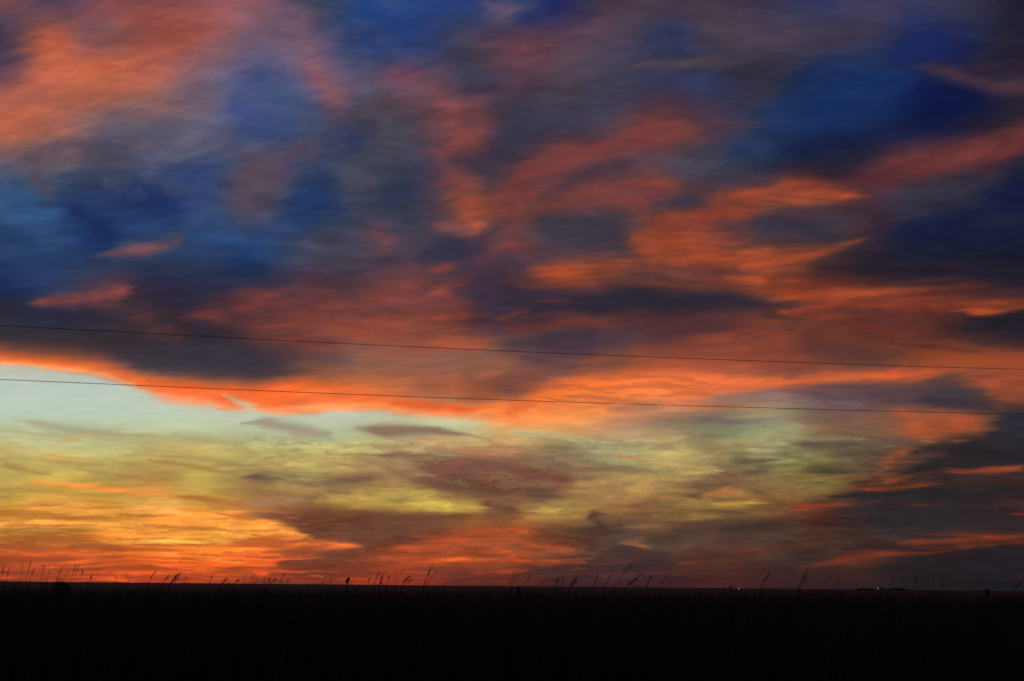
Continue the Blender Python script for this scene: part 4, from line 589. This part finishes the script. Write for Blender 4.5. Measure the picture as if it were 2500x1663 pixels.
def build_sky():
    R = 42000.0
    az = np.unique(np.concatenate([np.linspace(-180, -29, 200), np.arange(-29, 29, .062), np.linspace(29, 180, 200)]))
    el = np.unique(np.concatenate([np.arange(-.6, 14, .044), np.arange(14, 33, .075), np.linspace(33, 90, 120)]))
    A, E = np.meshgrid(np.radians(az), np.radians(el))
    D = np.stack([np.sin(A)*np.cos(E), np.cos(A)*np.cos(E), np.sin(E)], -1).reshape(-1, 3)
    f = D@np.array(FWD); ff = np.maximum(f, .25)
    cx = 1250+FOCAL*(D@np.array(RIGHT))/ff; cy = 831.5-FOCAL*(D@np.array(UP))/ff
    # beyond the charted west the same deck goes on: the glow dies away along the horizon on both
    # sides of the sunset, the lit undersides fade to dull mauve, the breaks to dusk blue
    away = np.maximum(np.maximum(-cx, cx-2500), np.maximum(-cy, 0)*1.1)
    t = np.where(f > .25, smooth(70, 850, away), 1.0)
    lon = np.degrees(np.arctan2(D[:, 0], D[:, 1])); lat = np.degrees(np.arcsin(np.clip(D[:, 2], -1, 1)))
    off = np.abs((lon+16+180) % 360-180)
    glow = np.exp(-(off/48.)**2); reach = np.exp(-(off/85.)**2)
    px, py = D[:, 0]/(D[:, 2]+.12), D[:, 1]/(D[:, 2]+.12)
    n = fbm(px*.9+.4*py, py*1.6, 901, 5); n2 = fbm(px*1.7, py*3.1, 931, 5); n3 = fbm(px*.5, py*.8, 961, 4)
    def ramp(stops): return np.stack([np.interp(lat, [0, 4, 9, 16, 40], [c[k] for c in stops]) for k in range(3)], -1)
    bright = ramp([(150, 66, 40), (226, 140, 66), (186, 182, 140), (120, 120, 130), (52, 74, 130)])
    dusk = ramp([(58, 46, 56), (66, 54, 66), (56, 56, 78), (44, 54, 92), (34, 48, 96)])
    clear = dusk+(bright-dusk)*glow[:, None]
    shade = np.array([58., 52., 66.])+np.array([10., 0, -6])*reach[:, None]
    lit = np.array([84., 60., 72.])+np.array([92., 24., -8.])*reach[:, None]
    cloud = shade+(lit-shade)*smooth(.0, .42, n2)[:, None]
    cover = np.clip(smooth(-.32, .12, n+.35*n3)*smooth(1, 10, lat+8*n), 0, 1)*.92
    col = general = clear+(cloud-clear)*cover[:, None]
    on = np.flatnonzero(t < 1)
    rx = np.abs(cx[on]); rx = np.where(rx > 2500, 5000-rx, rx); rx = np.clip(rx, 0, 2500)
    near = sky_colours(rx, np.where(cy[on] < 0, np.minimum(-cy[on], 800), np.minimum(cy[on], 1600)))
    col[on] = near*(1-t[on, None])+general[on]*t[on, None]
    s = np.clip(col, 0, 255)/255.
    lin = np.where(s <= .04045, s/12.92, ((s+.055)/1.055)**2.4)
    nx, ny = len(az), len(el)
    i = np.arange(ny-1)[:, None]*nx+np.arange(nx-1)[None, :]
    quads = np.stack([i, i+nx, i+nx+1, i+1], -1).reshape(-1, 4)
    me = bpy.data.meshes.new('sky')
    me.vertices.add(nx*ny); me.vertices.foreach_set('co', (D*R).astype(np.float32).ravel())
    me.loops.add(quads.size); me.loops.foreach_set('vertex_index', quads.astype(np.int32).ravel())
    me.polygons.add(len(quads)); me.polygons.foreach_set('loop_start', np.arange(0, quads.size, 4, dtype=np.int32))
    me.update(calc_edges=True)
    at_ = me.attributes.new('sky_radiance', 'FLOAT_COLOR', 'POINT')
    at_.data.foreach_set('color', np.concatenate([lin, np.ones((len(lin), 1))], 1).astype(np.float32).ravel())
    m = bpy.data.materials.new('sky_light'); m.use_nodes = True
    nt = m.node_tree; nt.nodes.clear()
    out = nt.nodes.new('ShaderNodeOutputMaterial'); em = nt.nodes.new('ShaderNodeEmission')
    a = nt.nodes.new('ShaderNodeAttribute'); a.attribute_name = 'sky_radiance'
    # finest cirrus fibre, below the spacing of the sheet
    tc = nt.nodes.new('ShaderNodeTexCoord'); mp = nt.nodes.new('ShaderNodeMapping')
    mp.inputs['Scale'].default_value = (1/900., 1/900., 1/160.)
    nz = nt.nodes.new('ShaderNodeTexNoise'); nz.inputs['Scale'].default_value = 1.0; nz.inputs['Detail'].default_value = 4
    mr = nt.nodes.new('ShaderNodeMapRange')
    mr.inputs['From Min'].default_value = .25; mr.inputs['From Max'].default_value = .75
    mr.inputs['To Min'].default_value = .98; mr.inputs['To Max'].default_value = 1.02
    nt.links.new(tc.outputs['Object'], mp.inputs[0]); nt.links.new(mp.outputs[0], nz.inputs['Vector'])
    nt.links.new(nz.outputs['Fac'], mr.inputs[0])
    nt.links.new(a.outputs['Color'], em.inputs['Color']); nt.links.new(mr.outputs[0], em.inputs['Strength'])
    nt.links.new(em.outputs[0], out.inputs[0])
    m.cycles.emission_sampling = 'NONE'
    me.materials.append(m)
    o = bpy.data.objects.new('sky', me); C.objects.link(o)
    return tag(o, kind='structure')
build_sky()

# ---------------------------------------------------------------- GROUND
def build_ground():
    rings = [0, 4, 8, 16, 40, 120, 400, 1500, 6000, 20000, 41500]
    V = [(0, 0, 0)]; Fc = []; n = 96
    for r in rings[1:]:
        for k in range(n):
            q = 2*math.pi*k/n; V.append((r*math.cos(q), r*math.sin(q), 0))
    for k in range(n): Fc.append((0, 1+k, 1+(k+1) % n))
    for j in range(len(rings)-2):
        a, b = 1+j*n, 1+(j+1)*n
        for k in range(n): Fc.append((a+k, b+k, b+(k+1) % n, a+(k+1) % n))
    m = material('stubble', (.012, .016, .020), (.026, .031, .036), .02)
    tag(mesh_obj('ground', V, Fc, m), kind='structure')
build_ground()

M_grass = material('dry_grass', (.030, .030, .022), (.066, .060, .042), 9.0)
M_stem = material('grass_stem', (.05, .036, .022), (.09, .065, .035), 14.0)
M_seed = material('seed_plume', (.05, .034, .022), (.10, .07, .045), 30.0)
M_leaf = material('dark_leaf', (.022, .030, .014), (.05, .055, .026), 12.0)
M_bark = material('bark', (.04, .03, .022), (.08, .06, .045), 8.0)
M_wire = material('weathered_wire', (.05, .05, .05), (.09, .09, .09), 30.0, .6)
M_pole = material('weathered_wood', (.05, .04, .03), (.10, .085, .07), 10.0)
M_tin = material('galvanised_tin', (.18, .18, .18), (.26, .26, .25), 3.0, .5)

# ---------------------------------------------------------------- GRASS STAND
def build_grass():
    """The tall grass in front of the camera: more blades than anyone could count."""
    g = np.random.default_rng(5)
    n = 72000
    y = g.uniform(7.0, 17.5, n); x = g.uniform(-1, 1, n)*(y*1.05+4)
    # patchy height: hummocks of denser, taller grass; the left lies a little lower
    patch = vnoise(x/1.3+40, y/1.1, 801)*.06+vnoise(x/.35, y/.4, 805)*.03
    side = np.clip(x/y, -.5, .5)
    h = 1.618+.006*side+patch*.35+g.normal(0, .018, n)
    h -= np.abs(g.normal(0, .06, n))
    tall = (g.random(n) < .016*np.clip(1+2.2*vnoise(x/.8, y*0, 811), .1, 3)) & (y > 11)
    h[tall] += g.uniform(.02, .20, tall.sum())**1.3
    w = g.uniform(.0035, .0075, n); w[tall] *= .42
    yaw = g.uniform(0, 2*np.pi, n)
    lean = g.normal(.10, .10, n); lean_y = g.normal(0, .09, n)
    P = np.stack([x, y, np.zeros(n)], -1)
    side_v = np.stack([np.cos(yaw), np.sin(yaw), np.zeros(n)], -1)
    verts = []
    for t, ww in ((0, .8), (.45, 1), (.8, .7)):
        mid = P+np.stack([lean*t**2.2*h, lean_y*t**2.2*h, h*t*(1-.05*t)], -1)
        verts += [mid-side_v*(w*ww)[:, None], mid+side_v*(w*ww)[:, None]]
    verts.append(P+np.stack([lean*h, lean_y*h, h*.985], -1))
    V = np.stack(verts, 1).reshape(-1, 3)
    b = (np.arange(n)*7)[:, None]
    tri = np.array([[0, 1, 3], [0, 3, 2], [2, 3, 5], [2, 5, 4], [4, 5, 6]]).ravel()
    idx = (b+tri[None, :]).reshape(-1)
    me = bpy.data.meshes.new('grass')
    me.vertices.add(len(V)); me.vertices.foreach_set('co', V.astype(np.float32).ravel())
    me.loops.add(len(idx)); me.loops.foreach_set('vertex_index', idx.astype(np.int32))
    me.polygons.add(len(idx)//3); me.polygons.foreach_set('loop_start', np.arange(0, len(idx), 3, dtype=np.int32))
    me.update(calc_edges=True); me.materials.append(M_grass)
    o = bpy.data.objects.new('grass', me); C.objects.link(o)
    tag(o, 'dense dark stand of tall dry grass filling the bottom of the photo', 'grass', kind='stuff')
build_grass()

# ---------------------------------------------------------------- POWER LINES
def wire(name, pts, label):
    """pts: (px, py) on the photograph; the wires run in a vertical plane that recedes to the right."""
    P = []
    for px, py in pts:
        depth = 1/(1/20.3+(1/24.4-1/20.3)*px/2500.)
        P.append(at(px, py, depth))
    u, w = (P[1]-P[0]).normalized(), (P[-1]-P[-2]).normalized()
    P = [P[0]-u*30, P[0]-u*2.5]+P+[P[-1]+w*2.5, P[-1]+w*45]
    Q = []
    for i in range(2, len(P)-3):
        for k in range(6):
            t = k/6; p0, p1, p2, p3 = P[i-1], P[i], P[i+1], P[i+2]
            Q.append(.5*(2*p1+(p2-p0)*t+(2*p0-5*p1+4*p2-p3)*t*t+(3*p1-p0-3*p2+p3)*t**3))
    Q = [P[0], P[1]]+Q+[P[-3], P[-2], P[-1]]
    V, Fc = tube(Q, [.0056]*len(Q), 6)
    tag(mesh_obj(name, V, Fc, M_wire, None, True), label, 'power line', 'wires strung across the sky')
wire('power_line', [(0, 794.5), (300, 811), (700, 832), (1100, 851), (1400, 864), (1800, 879.5), (2200, 893.5), (2500, 902)],
     'upper of the two thin dark wires crossing the orange clouds')
wire('power_line', [(0, 926.5), (300, 939.5), (700, 956.5), (1100, 972), (1450, 984), (1800, 994), (2200, 1005), (2500, 1011.5)],
     'lower of the two thin dark wires, crossing the pale green gap of sky')

# ---------------------------------------------------------------- GRASS STALKS
def horizon(px): return 1419.0+.0096*px

def curve(p0, p1, p2, n):
    return [p0*(1-t)**2+p1*(2*t*(1-t))+p2*t*t for t in [k/(n-1) for k in range(n)]]

def spray(path, t0, count, length, width, droop, r):
    """Spikelets set all round the upper part of a stalk."""
    V, Fc = [], []
    n = len(path)
    for _ in range(count):
        t = t0+(1-t0)*r.random(); f = t*(n-1); i = min(int(f), n-2); p = path[i].lerp(path[i+1], f-i)
        ax = (path[i+1]-path[i]).normalized()
        q = r.uniform(0, 2*math.pi)
        out = Vector((math.cos(q), math.sin(q), 0))
        d = (ax*1.4+out*r.uniform(.25, .9)+Vector((.25, 0, -droop*r.random()))).normalized()
        L = length*r.uniform(.5, 1.1)*(1.15-.6*abs((t-t0)/(1-t0)-.35)); s = d.cross(out).normalized()*width*r.uniform(.6, 1.1)
        b = len(V)
        V += [p, p+d*L*.45+s, p+d*L, p+d*L*.45-s]; Fc.append((b, b+1, b+2, b+3))
    return V, Fc

def leaf(path, t, length, width, turn, r):
    """One arching grass leaf."""
    n = len(path); f = t*(n-1); i = min(int(f), n-2); p = path[i].lerp(path[i+1], f-i)
    h = Vector((math.cos(turn), math.sin(turn), 0)); s = Vector((-math.sin(turn), math.cos(turn), 0))*width
    V, Fc = [], []
    for k in range(6):
        u = k/5
        c = p+h*(length*.75*u)+Vector((0, 0, length*(.75*u-.95*u*u)))
        w = s*(1-u*.95)
        V += [c-w, c+w]
        if k: Fc.append((2*k-2, 2*k-1, 2*k+1, 2*k))
    return V, Fc

def stalk(bx, tx, ty, label, head=1.0, leaves=2, depth=None, bushy=0, extra=()):
    r = random.Random(int(bx*31+ty*7))
    d = depth or r.uniform(13.6, 16.5)
    top = at(tx, ty, d)
    knee = at(bx, horizon(bx)+6, d)
    root = Vector((knee.x-(top.x-knee.x)*r.uniform(.3, .8), d, 0))
    o = thing('grass_stalk', root, label, 'tall grass', 'grass stalks standing above the field')
    def one(knee, top, hs):
        k2 = Vector((knee.x-(top.x-knee.x)*.1, d, knee.z))
        path = [root+(k2-root)*t for t in (0, .5)]+curve(k2, Vector((knee.x+(top.x-knee.x)*.35, d, knee.z+(top.z-knee.z)*.62)), top, 9)
        path = [p-root for p in path]
        V, Fc = tube(path, [.0031-.0021*i/(len(path)-1) for i in range(len(path))], 4)
        mesh_obj('stem', V, Fc, M_stem, o)
        if hs > 0:
            V, Fc = spray(path, .52, max(18, int(22*hs)), .056*hs, .0024, .8, r)
            mesh_obj('seed_head', V, Fc, M_seed, o)
        return path
    path = one(knee, top, head)
    for ex, ey, hs in extra:
        one(Vector((knee.x+(at(ex, ey, d).x-top.x)*.25, d, knee.z)), at(ex, ey, d), hs)
    for k in range(leaves):
        V, Fc = leaf(path, r.uniform(.12, .5), r.uniform(.22, .42), .0055, r.choice((0, math.pi))+r.uniform(-.7, .5), r)
        mesh_obj('leaf', V, Fc, M_grass, o)
    for k in range(bushy):
        V, Fc = leaf(path, r.uniform(.3, .7), r.uniform(.14, .30), .009, r.uniform(-1.2, 1.2), r)
        mesh_obj('leaf', V, Fc, M_grass, o)
    return o

STALKS = [
 # root x, tip x, tip y, label, keywords
 (1, 8, 1383, 'blurred grass stalk leaning at the very left edge of the photo', {}),
 (13, 23, 1385, 'grass stalk with a dark knobbed tip, second from the left edge', {}),
 (48, 55, 1376, 'faint grass stalk in the gap between the left-edge stalks and the tall pair', {'head': .7}),
 (62, 74, 1373, 'tallest grass stalk left of the round bush, its plume leaning right', {'head': 1.2}),
 (71, 84, 1386, 'grass stalk close beside the tallest one left of the bush, on its right', {}),
 (101, 105, 1385, 'upright grass stalk halfway between the tallest left one and the round bush', {}),
 (114, 121, 1394, 'short grass stalk with a thin crooked top, just left of the round bush', {'head': .7}),
 (136, 153, 1382, 'slanting grass stalk whose tip hangs right above the round bush', {'head': 1.1}),
 (151, 167, 1394, 'thin slanting grass stem growing out behind the top of the round bush', {'head': .5}),
 (172, 184, 1381, 'left one of the two tall plumes leaning together right of the round bush', {'head': 1.1}),
 (180, 195, 1377, 'right one of the two tall plumes leaning together right of the round bush', {'head': 1.1}),
 (195, 201, 1390, 'upright grass stalk just right of the two leaning plumes', {}),
 (217, 222, 1406, 'low bushy grass stalk standing alone right of the plumes by the bush', {'head': 1.0, 'bushy': 3}),
 (280, 283, 1406, 'thin lone grass stalk over the dim left end of the orange glow', {'head': .6}),
 (308, 314, 1418, 'very low grass tip before the orange glow, right of the thin lone stalk', {'head': .5, 'leaves': 1}),
 (362, 379, 1394, 'bold bent grass stalk with a hooked tip against the orange glow', {'head': 1.2, 'extra': ((375, 1402, .7),)}),
 (396, 411, 1405, 'grass stalk with a forked dark base, left of the leafy dark clump', {'bushy': 3}),
 (417, 438, 1400, 'thick dark leafy clump of grass against the brightest orange glow', {'head': 1.2, 'bushy': 5, 'extra': ((432, 1404, 1.2), (428, 1408, 1.0), (435, 1412, 1.0))}),
 (450, 455, 1410, 'faint short stalk right beside the thick leafy clump', {'head': .6}),
 (511, 516, 1409, 'straight upright stalk standing alone right of the thick leafy clump', {'head': .8}),
 (541, 551, 1412, 'leafy stalk with a curled top, third right of the thick clump', {'bushy': 3}),
 (551, 559, 1424, 'low dark grass tip hugging the ground beside the curled leafy stalk', {'head': .7, 'leaves': 1}),
 (570, 580, 1416, 'slanting dark stalk right of the curled leafy stalk', {}),
 (594, 597, 1405, 'upright stalk topped by one dark dot, over the red cloud', {'head': .5}),
 (615, 619, 1402, 'tall thin stalk under the bright orange spot, right of the dotted one', {'head': .6, 'extra': ((627, 1417, .8),)}),
 (643, 646, 1411, 'short stalk with an odd tick-shaped tip near the glow\'s right end', {'head': .6}),
 (652, 658, 1412, 'left stalk of a slanting pair at the right end of the orange glow', {}),
 (658, 671, 1414, 'right stalk of a slanting pair at the right end of the orange glow', {}),
 (682, 694, 1399, 'taller slanting stalk right of the slanting pair, by the dark cloud', {'head': .9}),
 (700, 703, 1414, 'short thin stalk just right of the taller slanting one by the dark cloud', {'head': .5}),
 (784, 788, 1423, 'tiny grass tip under the brown cloud, left of the spiky weed', {'head': .5, 'leaves': 1}),
 (805, 808, 1415, 'small feathery stalk a little left of the spiky weed', {'head': .7}),
 (897, 903, 1410, 'thin stalk first to the right of the spiky weed', {'head': .7}),
 (912, 928, 1392, 'tallest thin stalk of the tangle right of the spiky weed', {'head': .7, 'extra': ((923, 1403, .9),)}),
 (926, 932, 1404, 'dark tangled stalk with a sideways leaf right of the spiky weed', {'bushy': 4, 'extra': ((937, 1401, .7),)}),
 (944, 949, 1408, 'stout stalk with a bent feathery tip, right end of the tangle', {'head': 1.1}),
 (962, 967, 1395, 'faint stalk between the tangle and the drooping dark clump', {'head': .6, 'extra': ((986, 1386, .6),)}),
 (982, 998, 1408, 'drooping dark clump of grass bent over to the right', {'head': 1.2, 'bushy': 4, 'extra': ((1003, 1416, 1.0), (992, 1411, 1.0))}),
 (1036, 1056, 1377, 'very tall feathery stalk with two spreading tips, right of the drooping clump', {'head': 1.2, 'extra': ((1068, 1395, .9), (1050, 1392, .8))}),
 (1082, 1086, 1424, 'low blurred grass tip right of the very tall two-tipped stalk', {'head': .6, 'leaves': 1}),
 (1247, 1256, 1397, 'thin curved stalk left of the little round bush near mid-horizon', {'head': .8, 'extra': ((1268, 1399, .5),)}),
 (1282, 1294, 1403, 'slanting stalk right of the little round bush near mid-horizon', {'head': .9}),
 (1320, 1326, 1421, 'low faint tip between the slanting stalk and the leafy group', {'head': .6, 'leaves': 1}),
 (1355, 1360, 1410, 'dark straight stalk at the left of the leafy group', {'head': .9, 'extra': ((1366, 1408, .8),)}),
 (1371, 1375, 1407, 'straight stalk standing second in the leafy group', {'head': .9}),
 (1392, 1410, 1410, 'dense leafy grass fan with several pointed blades', {'head': 1.2, 'bushy': 6, 'extra': ((1405, 1416, 1.1), (1400, 1412, 1.0))}),
 (1449, 1458, 1404, 'slanting plume just right of the dense leafy fan', {'head': 1.1}),
 (1476, 1496, 1396, 'long slanting plume, left one of three under the purple cloud', {'head': 1.3}),
 (1503, 1541, 1377, 'highest slanting plume, middle one of three under the purple cloud', {'head': 1.3}),
 (1530, 1562, 1404, 'thick black plume bent far over, right one of three under the purple cloud', {'head': 1.6, 'bushy': 3, 'extra': ((1553, 1417, .8),)}),
 (1577, 1587, 1410, 'soft leafy plume right of the thick black bent one', {'head': 1.2, 'bushy': 2}),
 (1606, 1628, 1408, 'faint arched stalk left of the far grain bin', {'head': .8}),
 (1634, 1637, 1422, 'short upright stub of grass right of the faint arched stalk', {'head': .6, 'leaves': 1}),
 (1860, 1878, 1400, 'bold black plume standing alone right of the first yard light', {'head': 1.5, 'extra': ((1868, 1411, .9),)}),
 (1951, 1972, 1390, 'tall branching plume below the red streak of cloud', {'head': 1.4, 'extra': ((1974, 1408, .9), (1965, 1404, .8))}),
 (2022, 2026, 1406, 'thin upright stalk between the branching plume and the far trees', {'head': .5}),
 (2036, 2050, 1410, 'thin slanting stalk left of the far tree row', {'head': .6}),
 (2168, 2186, 1407, 'arched stalk over the far trees, right of the second yard light', {'head': .8}),
 (2206, 2207, 1409, 'thin upright stalk above the right end of the far trees', {'head': .5}),
 (2230, 2239, 1407, 'dark plume right of the far trees, in the dim right part', {'head': 1.1}),
 (2274, 2280, 1411, 'thin stalk in the dim right part, second after the far trees', {'head': .7}),
 (2297, 2303, 1412, 'leafy stalk in the dim right part, third after the far trees', {'head': .9, 'bushy': 2}),
 (2380, 2388, 1416, 'faint leafy stalk just left of the low dark shrub at right', {'head': .8}),
 (2474, 2489, 1424, 'broad faint stalk near the right edge of the photo', {'head': 1.0, 'bushy': 2}),
]
for bx, tx, ty, lab, kw in STALKS: stalk(bx, tx, ty, lab, **kw)

# the spiky weed: a stiff tapering spire of short leaves
def spiky_weed(px, tip_px, tip_py, d, label):
    r = random.Random(3)
    top = at(tip_px, tip_py, d); base = at(px, horizon(px), d)
    root = Vector((base.x-.05, d, 0))
    o = thing('spiky_weed', root, label, 'weed')
    path = [Vector((0, 0, 0)), (base-root)*.5, base-root, (base-root).lerp(top-root, .5)+Vector((.004, 0, 0)), top-root]
    V, Fc = tube(path, [.011, .010, .009, .006, .002], 5); mesh_obj('stem', V, Fc, M_stem, o)
    for k in range(44):
        t = .52+.45*k/44
        f = t*4; i = min(int(f), 3); p = path[i].lerp(path[i+1], f-i)
        q = r.uniform(0, 6.28); L = (.062*(1-(t-.52)/.48)+.012)*r.uniform(.7, 1.1)
        dv = Vector((math.cos(q), math.sin(q), 1.3)).normalized(); s = Vector((-math.sin(q), math.cos(q), 0))*.009
        V = [p-s*.5, p+s*.5, p+dv*L*.5+s, p+dv*L, p+dv*L*.5-s]
        mesh_obj('leaf', V, [(0, 1, 2, 3, 4)], M_leaf, o)
spiky_weed(847, 852.5, 1410, 14.2, 'stiff spiky dark weed shaped like a little fir on the horizon')

# ---------------------------------------------------------------- SHRUBS AND FAR TREES
def crown_mesh(rx, ry, rz, n, size, r, flat=.0):
    V, Fc = [], []
    lumps = [(Vector((r.uniform(-.5, .5)*rx, r.uniform(-.5, .5)*ry, r.uniform(-.4, .45)*rz)), r.uniform(.45, .7)) for _ in range(7)]
    lumps.append((Vector((0, 0, 0)), .78))
    for _ in range(n):
        c, s = r.choice(lumps)
        v = Vector((r.gauss(0, 1), r.gauss(0, 1), r.gauss(0, 1))).normalized()*(r.random()**.4)
        p = c+Vector((v.x*rx*s, v.y*ry*s, v.z*rz*s))
        a = Vector((r.gauss(0, 1), r.gauss(0, 1), r.gauss(0, 1))).normalized()
        b = a.cross(Vector((r.gauss(0, 1), r.gauss(0, 1), r.gauss(0, 1)))).normalized()
        L = size*r.uniform(.6, 1.3); k = len(V)
        V += [p-a*L, p+b*L*.5, p+a*L, p-b*L*.5]; Fc.append((k, k+1, k+2, k+3))
    return V, Fc

def woody(name, px, d, height, rx, label, cat, group=None, n=900, leaf_size=.05, trunk_h=.45, seed=1, lean=0.):
    r = random.Random(seed)
    g = at(px, horizon(px), d); root = Vector((g.x, d, 0))
    o = thing(name, root, label, cat, group)
    rz = height*(1-trunk_h*.55)/2
    V, Fc = crown_mesh(rx, rx, rz, n, leaf_size, r)
    top = max(v.z for v in V)
    off = Vector((lean, 0, height-top))
    mesh_obj('crown', [v+off for v in V], Fc, M_leaf, o)
    tr = [Vector((0, 0, 0)), Vector((lean*.4, 0, (height-rz)*.5)), Vector((lean, 0, height-rz))]
    w = max(rx*.09, .015)
    V, Fc = tube(tr, [w, w*.75, w*.4], 6); mesh_obj('trunk' if cat == 'tree' else 'stem', V, Fc, M_bark, o)
    for k in range(3):
        q = r.uniform(0, 6.28); s = tr[1].lerp(tr[2], .3+.3*k)
        V, Fc = tube([s, s+Vector((math.cos(q)*rx*.5, math.sin(q)*rx*.5, rz*.5))], [w*.4, w*.12], 5); mesh_obj('limb', V, Fc, M_bark, o)
    return o
woody('shrub', 155, 60, 1.80, .46, 'round black bush rising just above the horizon at far left', 'shrub', n=2600, leaf_size=.045, seed=4, trunk_h=.1)
woody('shrub', 1265, 150, 1.72, .22, 'little round dark bush on the plain near the middle of the horizon', 'shrub', n=1200, leaf_size=.05, seed=5, trunk_h=.1)
woody('shrub', 2411, 180, 1.92, .5, 'low dark shrub on the horizon toward the right edge', 'shrub', n=1400, leaf_size=.06, seed=6, trunk_h=.1)

FAR = [(2099, 1.6, 4.5, 'leftmost low tree of the far dark row left of the second yard light'),
       (2112, 2.3, 6.0, 'broad low tree in the far row, second from its left end'),
       (2126, 1.5, 4.5, 'low tree at the right end of the row left of the second yard light'),
       (2153, 2.6, 4.5, 'round far tree just right of the second yard light'),
       (2170, 1.4, 3.2, 'small far tree in the dip of the row right of the second yard light'),
       (2183, 3.7, 5.0, 'tallest far tree in the middle of the row right of the yard light'),
       (2196, 3.0, 4.2, 'far tree at the right shoulder of the row under the arched stalk'),
       (2206, 1.2, 3.2, 'last small tree tapering off the right end of the far row')]
for k, (px, hpx, wpx, lab) in enumerate(FAR):
    d = 2100+25*k
    woody('tree', px, d, 1.6+(hpx+1.2)*d/FOCAL, wpx*1.8*d/FOCAL, lab, 'tree', 'far trees on the horizon', n=900, leaf_size=.55, seed=20+k, trunk_h=.25)

# ---------------------------------------------------------------- FARM BIN AND YARD LIGHTS
def grain_bin(px, d, label):
    g = at(px, horizon(px), d); s = d/FOCAL
    o = thing('grain_bin', Vector((g.x, d, 0)), label, 'grain bin')
    R, H = 3.3*s, 1.6+5.2*s
    n = 20; V = []; Fc = []
    levels = 9
    for j in range(levels):
        rr = R*(1+.012*(j % 2))
        for k in range(n):
            q = 2*math.pi*k/n; V.append((rr*math.cos(q), rr*math.sin(q), H*j/(levels-1)))
    for j in range(levels-1):
        for k in range(n): Fc.append((j*n+k, j*n+(k+1) % n, (j+1)*n+(k+1) % n, (j+1)*n+k))
    mesh_obj('wall', V, Fc, M_tin, o)
    V, Fc = [], []
    for rr, z in ((R*1.06, H-.05), (R*.25, H+R*.42)):
        for k in range(n):
            q = 2*math.pi*k/n; V.append((rr*math.cos(q), rr*math.sin(q), z))
    for k in range(n): Fc.append((k, (k+1) % n, n+(k+1) % n, n+k))
    Fc.append(tuple(range(n, 2*n))); Fc.append(tuple(range(n-1, -1, -1)))
    roof = mesh_obj('roof', V, Fc, M_tin, o)
    V, Fc = tube([Vector((0, 0, H+R*.40)), Vector((0, 0, H+R*.62))], [R*.2, R*.2], 10); mesh_obj('cap', V, Fc, M_tin, roof)
grain_bin(1783.5, 1500, 'small dark round grain bin on the horizon left of the first yard light')

def lamp_material(strength):
    m = bpy.data.materials.new('lamp_glow'); m.use_nodes = True
    nt = m.node_tree; b = nt.nodes['Principled BSDF']
    b.inputs['Base Color'].default_value = (.8, .78, .74, 1)
    nz = nt.nodes.new('ShaderNodeTexNoise'); nz.inputs['Scale'].default_value = 2
    rp = nt.nodes.new('ShaderNodeValToRGB')
    rp.color_ramp.elements[0].color = (1, .86, .80, 1); rp.color_ramp.elements[1].color = (1, .94, .90, 1)
    nt.links.new(nz.outputs['Fac'], rp.inputs[0]); nt.links.new(rp.outputs[0], b.inputs['Emission Color'])
    b.inputs['Emission Strength'].default_value = strength
    return m
M_lamp = lamp_material(.6)

def yard_light(px, py, d, mast_px, label):
    g = at(px, py, d); root = Vector((g.x, d, 0)); s = d/FOCAL
    o = thing('yard_light', root, label, 'yard light', 'lit yard lights on the horizon')
    top = max(g.z+mast_px*s, g.z+.5*s)
    V, Fc = tube([Vector((0, 0, 0)), Vector((0, 0, top))], [.45*s, .35*s], 8); mesh_obj('pole', V, Fc, M_pole, o)
    z = g.z
    V, Fc = tube([Vector((0, 0, z+1.0*s)), Vector((0, -1.1*s, z+1.15*s))], [.15*s, .12*s], 6); mesh_obj('arm', V, Fc, M_pole, o)
    bm = bmesh.new(); bmesh.ops.create_icosphere(bm, subdivisions=2, radius=1.0*s)
    for v in bm.verts: v.co.z *= .9; v.co += Vector((0, -1.1*s, z+.1*s))
    me = bpy.data.meshes.new('lamp'); bm.to_mesh(me); bm.free(); me.materials.append(M_lamp)
    l = bpy.data.objects.new('lamp', me); C.objects.link(l); l.parent = o
yard_light(1803.5, 1437.8, 1600, .5, 'bright tiny yard light glowing right of the grain bin')
yard_light(2143, 1436.8, 1700, 4.5, 'tiny yard light with a dark mast above it, between two rows of far trees')
